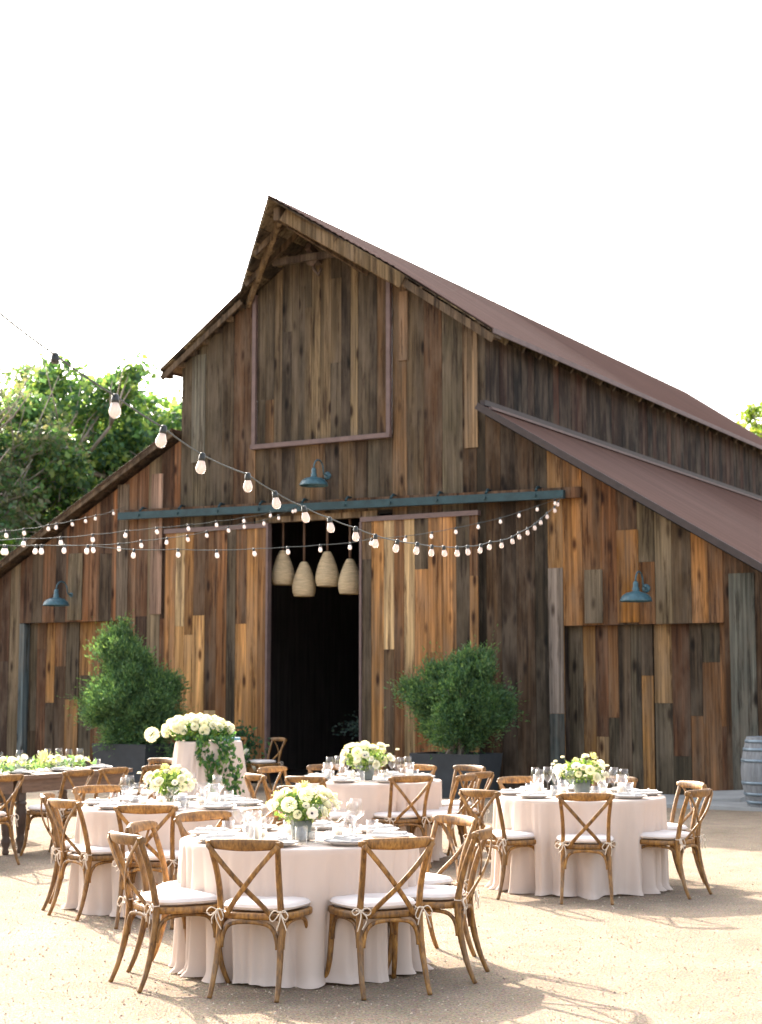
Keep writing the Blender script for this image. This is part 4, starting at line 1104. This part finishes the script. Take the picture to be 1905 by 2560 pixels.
def arrangement(label, loc, seed, cen_h, rad, height, nheads, size, kinds, pot='stone', sc=1):
    rs = np.random.RandomState(seed); t = thing('flower_arrangement', label, 'flowers', loc, 0, 'white flower arrangements'); t.scale = (sc, sc, sc)
    b = MB()
    if pot == 'stone': b.lathe([(0, 0), (.062, 0), (.07, .02), (.082, .15), (.075, .15), (.066, .05), (0, .05)], (0, 0, 0), 24); b.build('pot', M['pot'], t); ph = .14
    elif pot == 'glass': b.lathe([(0, .004), (.055, .004), (.058, 0), (.06, .16), (.057, .16), (.054, .01)], (0, 0, 0), 20); b.build('vase', M['glass'], t); ph = .14
    elif pot == 'bowl': b.lathe([(0, 0), (.08, 0), (.16, .10), (.17, .14), (.15, .14), (.07, .04), (0, .04)], (0, 0, 0), 24); b.build('pot', M['pot'], t); ph = .12
    greens(t, rs, 520, (0, 0, cen_h), (rad * .95, rad * .95, height * .85), .05, GL)
    st = MB()
    heads = []
    for i in range(nheads):
        for _ in range(30):
            v = rs.randn(3); v /= np.linalg.norm(v)
            if v[2] < -.35: continue
            q = rs.uniform(.75, 1.12); p = np.array([v[0] * rad * q, v[1] * rad * q, cen_h + v[2] * height * q])
            if all(np.linalg.norm(p - h_) > size * 1.25 for h_ in heads): break
        heads.append(p)
        kd = kinds[rs.randint(len(kinds))]; s = size * rs.uniform(.5, 1.2)
        o = link('flower', HM[kd][rs.randint(2)], t, tuple(p)); o.scale = (s, s, s * .9)
        dv = Vector((v[0] + rs.randn() * .25, v[1] + rs.randn() * .25, v[2] + .5)); o.rotation_euler = dv.to_track_quat('Z', 'Y').to_euler()
        st.tube([(rs.uniform(-.03, .03), rs.uniform(-.03, .03), ph - .1), (p[0] * .5, p[1] * .5, (ph + p[2]) / 2), tuple(p)], .0022, 4)
    for i in range(5):    # stray small blooms
        a = rs.rand() * 6.28; q = rs.uniform(1.1, 1.45); p = (rad * q * math.cos(a), rad * q * math.sin(a), cen_h + height * rs.uniform(-.2, .95))
        s = size * .42; o = link('flower', HM['ranunculus'][0], t, p); o.scale = (s, s, s); st.tube([(0, 0, ph - .05), (p[0] * .6, p[1] * .6, p[2] * .8), p], .0016, 4)
    st.build('stem', M['stem'], t); return t
KA = ['ranunculus', 'ranunculus', 'dahlia', 'anemone', 'astilbe']
arrangement('white and green flowers in a grey pot on the front round table', (T1[0] + .02, T1[1] - .22, .756), 1, .24, .22, .15, 30, .05, KA, 'stone', .80)
arrangement('white flowers with tall stray stems on the right round table', (T2[0] + .02, T2[1] - .05, .756), 2, .22, .22, .14, 24, .05, KA, 'stone', .88)
arrangement('white flowers in a clear glass vase on the left round table', (T3[0] - .02, T3[1] - .05, .756), 3, .22, .22, .13, 22, .055, KA, 'glass', .80)
arrangement('white flowers in a grey pot on the rear round table in front of the doorway', (T4[0] - .02, T4[1] - .05, .756), 4, .22, .25, .15, 28, .055, KA, 'stone', .92)
# big dome of dahlias with trailing ivy on the tall table
rs = np.random.RandomState(77)
t = thing('flower_arrangement', 'large dome of cream dahlias with ivy trailing down the tall draped table', 'flowers', (T6[0] - .12, T6[1] - .06, 1.062), 0, 'white flower arrangements')
b = MB(); b.lathe([(0, 0), (.08, 0), (.12, .03), (.13, .06), (.11, .06), (.06, .02), (0, .02)], (0, 0, 0), 24); b.build('pot', M['pot'], t)
exC, exD = [], []
for j in range(11):
    x0 = -.02 + .045 * j + rs.uniform(-.03, .03); L = rs.uniform(.35, .85) * (1.25 - abs(j - 6) / 9)
    for k in range(int(L * 75)):
        f = k / (L * 75); x = x0 + .12 * f + .03 * math.sin(9 * f + j); z = .06 - L * f * 1.0; y = -.30 - .10 * f - .02 * rs.rand()
        exC.append((x + rs.randn() * .02, y + rs.randn() * .015, z + rs.randn() * .015)); exD.append((rs.randn() * .5, -.3, -.7 + rs.randn() * .3))
greens(t, rs, 700, (.05, -.02, .10), (.38, .26, .12), .06, [(.04, .11, .04), (.07, .17, .05), (.12, .22, .05)], asp=.36, extra=(np.array(exC), np.array(exD)))
hs = []
for i in range(48):
    for _ in range(40):
        v = rs.randn(3); v /= np.linalg.norm(v)
        if v[2] < -.1: continue
        p = np.array([v[0] * .37, v[1] * .24, .11 + v[2] * .15])
        if all(np.linalg.norm(p - h_) > .075 for h_ in hs): break
    hs.append(p); s = rs.uniform(.042, .062); kd = 'dahlia' if rs.rand() < .7 else 'ranunculus'
    o = link('flower', HM[kd][rs.randint(2)], t, tuple(p)); o.scale = (s, s, s); o.rotation_euler = Vector((v[0], v[1], v[2] + .3)).to_track_quat('Z', 'Y').to_euler()
o = link('flower', HM['dahlia'][0], t, (-.50, -.05, .07)); o.scale = (.085, .085, .08); o.rotation_euler = (R(60), 0, R(-30))
st = MB(); st.tube([(-.1, 0, .08), (-.3, -.03, .10), (-.5, -.05, .07)], .004, 5); st.build('stem', M['stem'], t)
b = MB(); b.box(-.11, .11, -.08, .08, 0, .03); o = b.build('book', simple('pale_blue_cover', (.22, .42, .52), .6), None, (T6[0] + .22, T6[1] + .18, 1.064), .2); tag(o, 'small pale blue guest book on the tall draped table', 'book')
# flowers by the lone chair
x, y, _ = bl(-7.2, -2.05)
t = thing('flower_arrangement', 'small bunch of white flowers and leaves hanging at the lone chair by the doorway', 'flowers', (x, y, .10), 0, 'white flower arrangements')
greens(t, rs, 350, (0, 0, .45), (.22, .18, .25), .07, [(.04, .11, .05), (.07, .16, .06)])
for i in range(12):
    v = rs.randn(3) * np.array([.16, .12, .18]); o = link('flower', HM['ranunculus'][i % 2], t, (v[0], v[1] - .05, .5 + v[2])); o.scale = (.06, .06, .055); o.rotation_euler = (R(60), 0, rs.rand() * 6)
b = MB(); b.lathe([(0, 0), (.09, 0), (.12, .3), (.10, .3), (0, .25)], (0, 0, -.1), 14); b.build('pot', M['planter'], t)

# ------------------------------------------------------------------ tableware
def mesh_of(mb, mat, nm): me = mb.mesh(nm); me.materials.append(M[mat]); return me
b = MB(); b.lathe([(0, .002), (.085, .0), (.095, .006), (.128, .018), (.140, .024), (.139, .027), (.126, .021), (.092, .011), (0, .009)], (0, 0, 0), 32); PLATE = mesh_of(b, 'plate', 'plate')
b = MB(); b.lathe([(.1385, .0235), (.142, .025), (.1395, .0285), (.136, .026)], (0, 0, 0), 32); RIM = mesh_of(b, 'rim', 'rim')
b = MB()
for k in range(3): b.box(-.045 + .004 * k, .045 - .003 * k, -.105 + .005 * k, .105 - .004 * k, .028 + .006 * k, .0335 + .006 * k)
b.sweep([(-.05, -.02, .05), (0, -.024, .056), (.05, -.02, .05)], .006, .004, (0, 0, 1), 6); NAPK = mesh_of(b, 'napkin', 'napkin')
b = MB(); b.lathe([(0, .001), (.034, .002), (.033, .004), (.008, .008), (.004, .016), (.0038, .085), (.007, .096), (.026, .115), (.038, .140), (.0405, .165), (.037, .195), (.0325, .222), (.0315, .222)], (0, 0, 0), 20); WINE = mesh_of(b, 'glass', 'wine_glass')
b = MB(); b.lathe([(0, .001), (.033, .002), (.006, .007), (.0038, .02), (.0038, .105), (.012, .112), (.045, .135), (.052, .158), (.051, .158)], (0, 0, 0), 20); COUPE = mesh_of(b, 'glass', 'coupe_glass')
b = MB(); b.lathe([(0, .006), (.032, .006), (.034, .0), (.037, .10), (.0355, .10), (.0325, .01)], (0, 0, 0), 20); TUMB = mesh_of(b, 'glass', 'tumbler')
b = MB(); b.lathe([(0, .004), (.034, .004), (.036, 0), (.038, .085), (.036, .085), (.034, .006)], (0, 0, 0), 18); VOT = mesh_of(b, 'glass', 'votive_candle')
b = MB(); b.lathe([(0, .052), (.030, .05), (.031, .008), (0, .008)], (0, 0, 0), 16); b.tube([(0, 0, .05), (0, 0, .06)], .0015, 4); WAX = mesh_of(b, 'wax', 'candle')
b = MB(); b.lathe([(0, .006), (.040, .006), (.042, 0), (.044, .17), (.042, .17), (.040, .01)], (0, 0, 0), 20); PIL = mesh_of(b, 'glass', 'candle_cylinder')
b = MB(); b.lathe([(0, .105), (.030, .10), (.032, .008), (0, .008)], (0, 0, 0), 16); WAX2 = mesh_of(b, 'wax', 'candle')
DIRS = ['right side', 'far right side', 'far side', 'far left side', 'left side', 'near left side', 'near side', 'near right side']
def setting(me, name, label, cat, group, p, rz=0, sub=None, tilt=None):
    if sub is None: o = link(name, me, None, p, rz); return tag(o, label, cat, group)
    t = thing(name, label, cat, p, rz, group); link(sub[2], me, t); link(sub[0], sub[1], t); return t
def dress(T, nm, a0, seed, coupes=True):
    r = random.Random(seed); z = .7562
    for i in range(8):
        ang = a0 + 45 * i; a = R(ang); d = DIRS[int(((ang % 360) + 22.5) // 45) % 8]
        ca, sa = math.cos(a), math.sin(a)
        def at_(rad, da): q = a + R(da); return (T[0] + rad * math.cos(q), T[1] + rad * math.sin(q), z)
        setting(PLATE, 'dinner_plate', 'dark-rimmed dinner plate at the %s of the %s round table' % (d, nm), 'plate', 'plates on the %s round table' % nm, at_(.555, 0), a, ('rim', RIM, 'dish'))
        p = at_(.555, 0); setting(NAPK, 'napkin', 'folded napkin on the plate at the %s of the %s round table' % (d, nm), 'napkin', 'napkins on the %s round table' % nm, (p[0], p[1], p[2] - .001), a + PI / 2 + r.uniform(-.15, .15))
        setting(WINE, 'wine_glass', 'wine glass behind the plate at the %s of the %s round table' % (d, nm), 'wine glass', 'wine glasses on the %s round table' % nm, at_(.375 + r.uniform(-.02, .02), -14))
        if coupes or i % 2: setting(COUPE if coupes else WINE, 'coupe_glass' if coupes else 'wine_glass', ('coupe glass' if coupes else 'inner wine glass') + ' at the %s of the %s round table, towards the flowers' % (d, nm), 'glass', ('coupe glasses' if coupes else 'second wine glasses') + ' on the %s round table' % nm, at_(.33 + r.uniform(-.02, .02), 8))
        setting(TUMB, 'tumbler', 'clear tumbler beside the plate at the %s of the %s round table' % (d, nm), 'glass', 'tumblers on the %s round table' % nm, at_(.44 + r.uniform(-.02, .02), 16))
    for i in range(4):
        ang = a0 + 30 + 90 * i; a = R(ang); d = DIRS[int(((ang % 360) + 22.5) // 45) % 8]
        setting(VOT, 'votive_candle', 'votive candle at the %s of the flowers on the %s round table' % (d, nm), 'candle', 'votive candles on the %s round table' % nm, (T[0] + .24 * math.cos(a), T[1] + .24 * math.sin(a), z), 0, ('candle', WAX, 'glass'))
dress(T1, 'front', 258, 1); dress(T2, 'right', 266, 2, False); dress(T3, 'left', 270, 3); dress(T4, 'rear', 290, 4, False)
for T, nm, (dx, dy), lb in ((T1, 'front', (-.26, -.20), 'glass cylinder candle left of the flowers on the front round table'), (T2, 'right', (-.34, .0), 'glass cylinder candle left of the flowers on the right round table'),
                        (T2, 'right', (.36, .0), 'glass cylinder candle right of the flowers on the right round table'), (T3, 'left', (.33, -.1), 'glass cylinder candle right of the flowers on the left round table'),
                        (T4, 'rear', (-.40, -.1), 'glass cylinder candle left of the flowers on the rear round table'), (T4, 'rear', (.40, -.1), 'glass cylinder candle right of the flowers on the rear round table')):
    setting(PIL, 'candle_cylinder', lb, 'candle', 'glass cylinder candles', (T[0] + dx, T[1] + dy, .7562), 0, ('candle', WAX2, 'glass'))
# farm table dressing
ORD = ['farthest from the camera', 'second from the barn end', 'third from the barn end', 'fourth from the barn end', 'nearest the left edge of the view']
for i in range(5):
    u = .32 + .62 * i
    for v_, side in ((.2, 'near'), (.8, 'far')):
        x, y, z = ft(u, v_); setting(PLATE, 'dinner_plate', 'dark-rimmed plate, %s side of the farm table, %s' % (side, ORD[i]), 'plate', 'plates on the farm table', (x, y, z + .001), 0, ('rim', RIM, 'dish'))
        setting(NAPK, 'napkin', 'folded napkin, %s side of the farm table, %s' % (side, ORD[i]), 'napkin', 'napkins on the farm table', (x, y, z), R(60) + i)
        x, y, z = ft(u + .14, .36 if side == 'near' else .66); setting(WINE, 'wine_glass', 'wine glass, %s side of the farm table, %s' % (side, ORD[i]), 'wine glass', 'wine glasses on the farm table', (x, y, z + .001))
        x, y, z = ft(u + .32, .36 if side == 'near' else .66); setting(COUPE if i % 2 else WINE, 'coupe_glass' if i % 2 else 'wine_glass', 'second glass, %s side of the farm table, %s' % (side, ORD[i]), 'glass', 'second glasses on the farm table', (x, y, z + .001))
        x, y, z = ft(u - .12, .34 if side == 'near' else .70); setting(TUMB, 'tumbler', 'tumbler, %s side of the farm table, %s' % (side, ORD[i]), 'glass', 'tumblers on the farm table', (x, y, z + .001))
for i in range(4):
    x, y, z = ft(.55 + .75 * i, .42); setting(PIL if i % 2 else VOT, 'votive_candle', 'glass candle in the farm table greenery, %s' % ['first from the barn end', 'second from the barn end', 'third from the barn end', 'nearest the left edge'][i], 'candle', 'candles on the farm table', (x, y, z + .001), 0, ('candle', WAX2 if i % 2 else WAX, 'glass'))
t = thing('flower_garland', 'loose garland of white anemones, yellow blooms and leaves along the middle of the farm table', 'flowers', ft(1.65, .5), R(240))
rs = np.random.RandomState(31); n = 650
C_ = np.stack([rs.uniform(-1.45, 1.6, n), rs.randn(n) * .10, .03 + np.abs(rs.randn(n)) * .045], 1); D_ = rs.randn(n, 3) + np.array([0, 0, .6])
me = leaves_mesh('foliage', C_, D_, rs.uniform(.04, .09, n), .28, pickcols(rs, n, [(.10, .18, .08), (.16, .26, .11), (.24, .33, .15), (.10, .20, .12)])); me.materials.append(M['leaf']); link('foliage', me, t)
for i in range(34):
    kd = ['anemone', 'ranunculus', 'dahlia', 'ranunculus'][i % 4]; s = rs.uniform(.035, .05)
    o = link('flower', HM[kd][i % 2], t, (-1.45 + i * .09 + rs.uniform(-.04, .04), rs.randn() * .1, rs.uniform(.06, .16))); o.scale = (s, s, s); o.rotation_euler = (rs.uniform(-.7, .7), rs.uniform(-.7, .7), rs.rand() * 6)
for x_ in (-.75, 1.05):
    o = link('flower', HM['astilbe'][0], t, (x_, .02, .08)); o.scale = (.10, .10, .11)
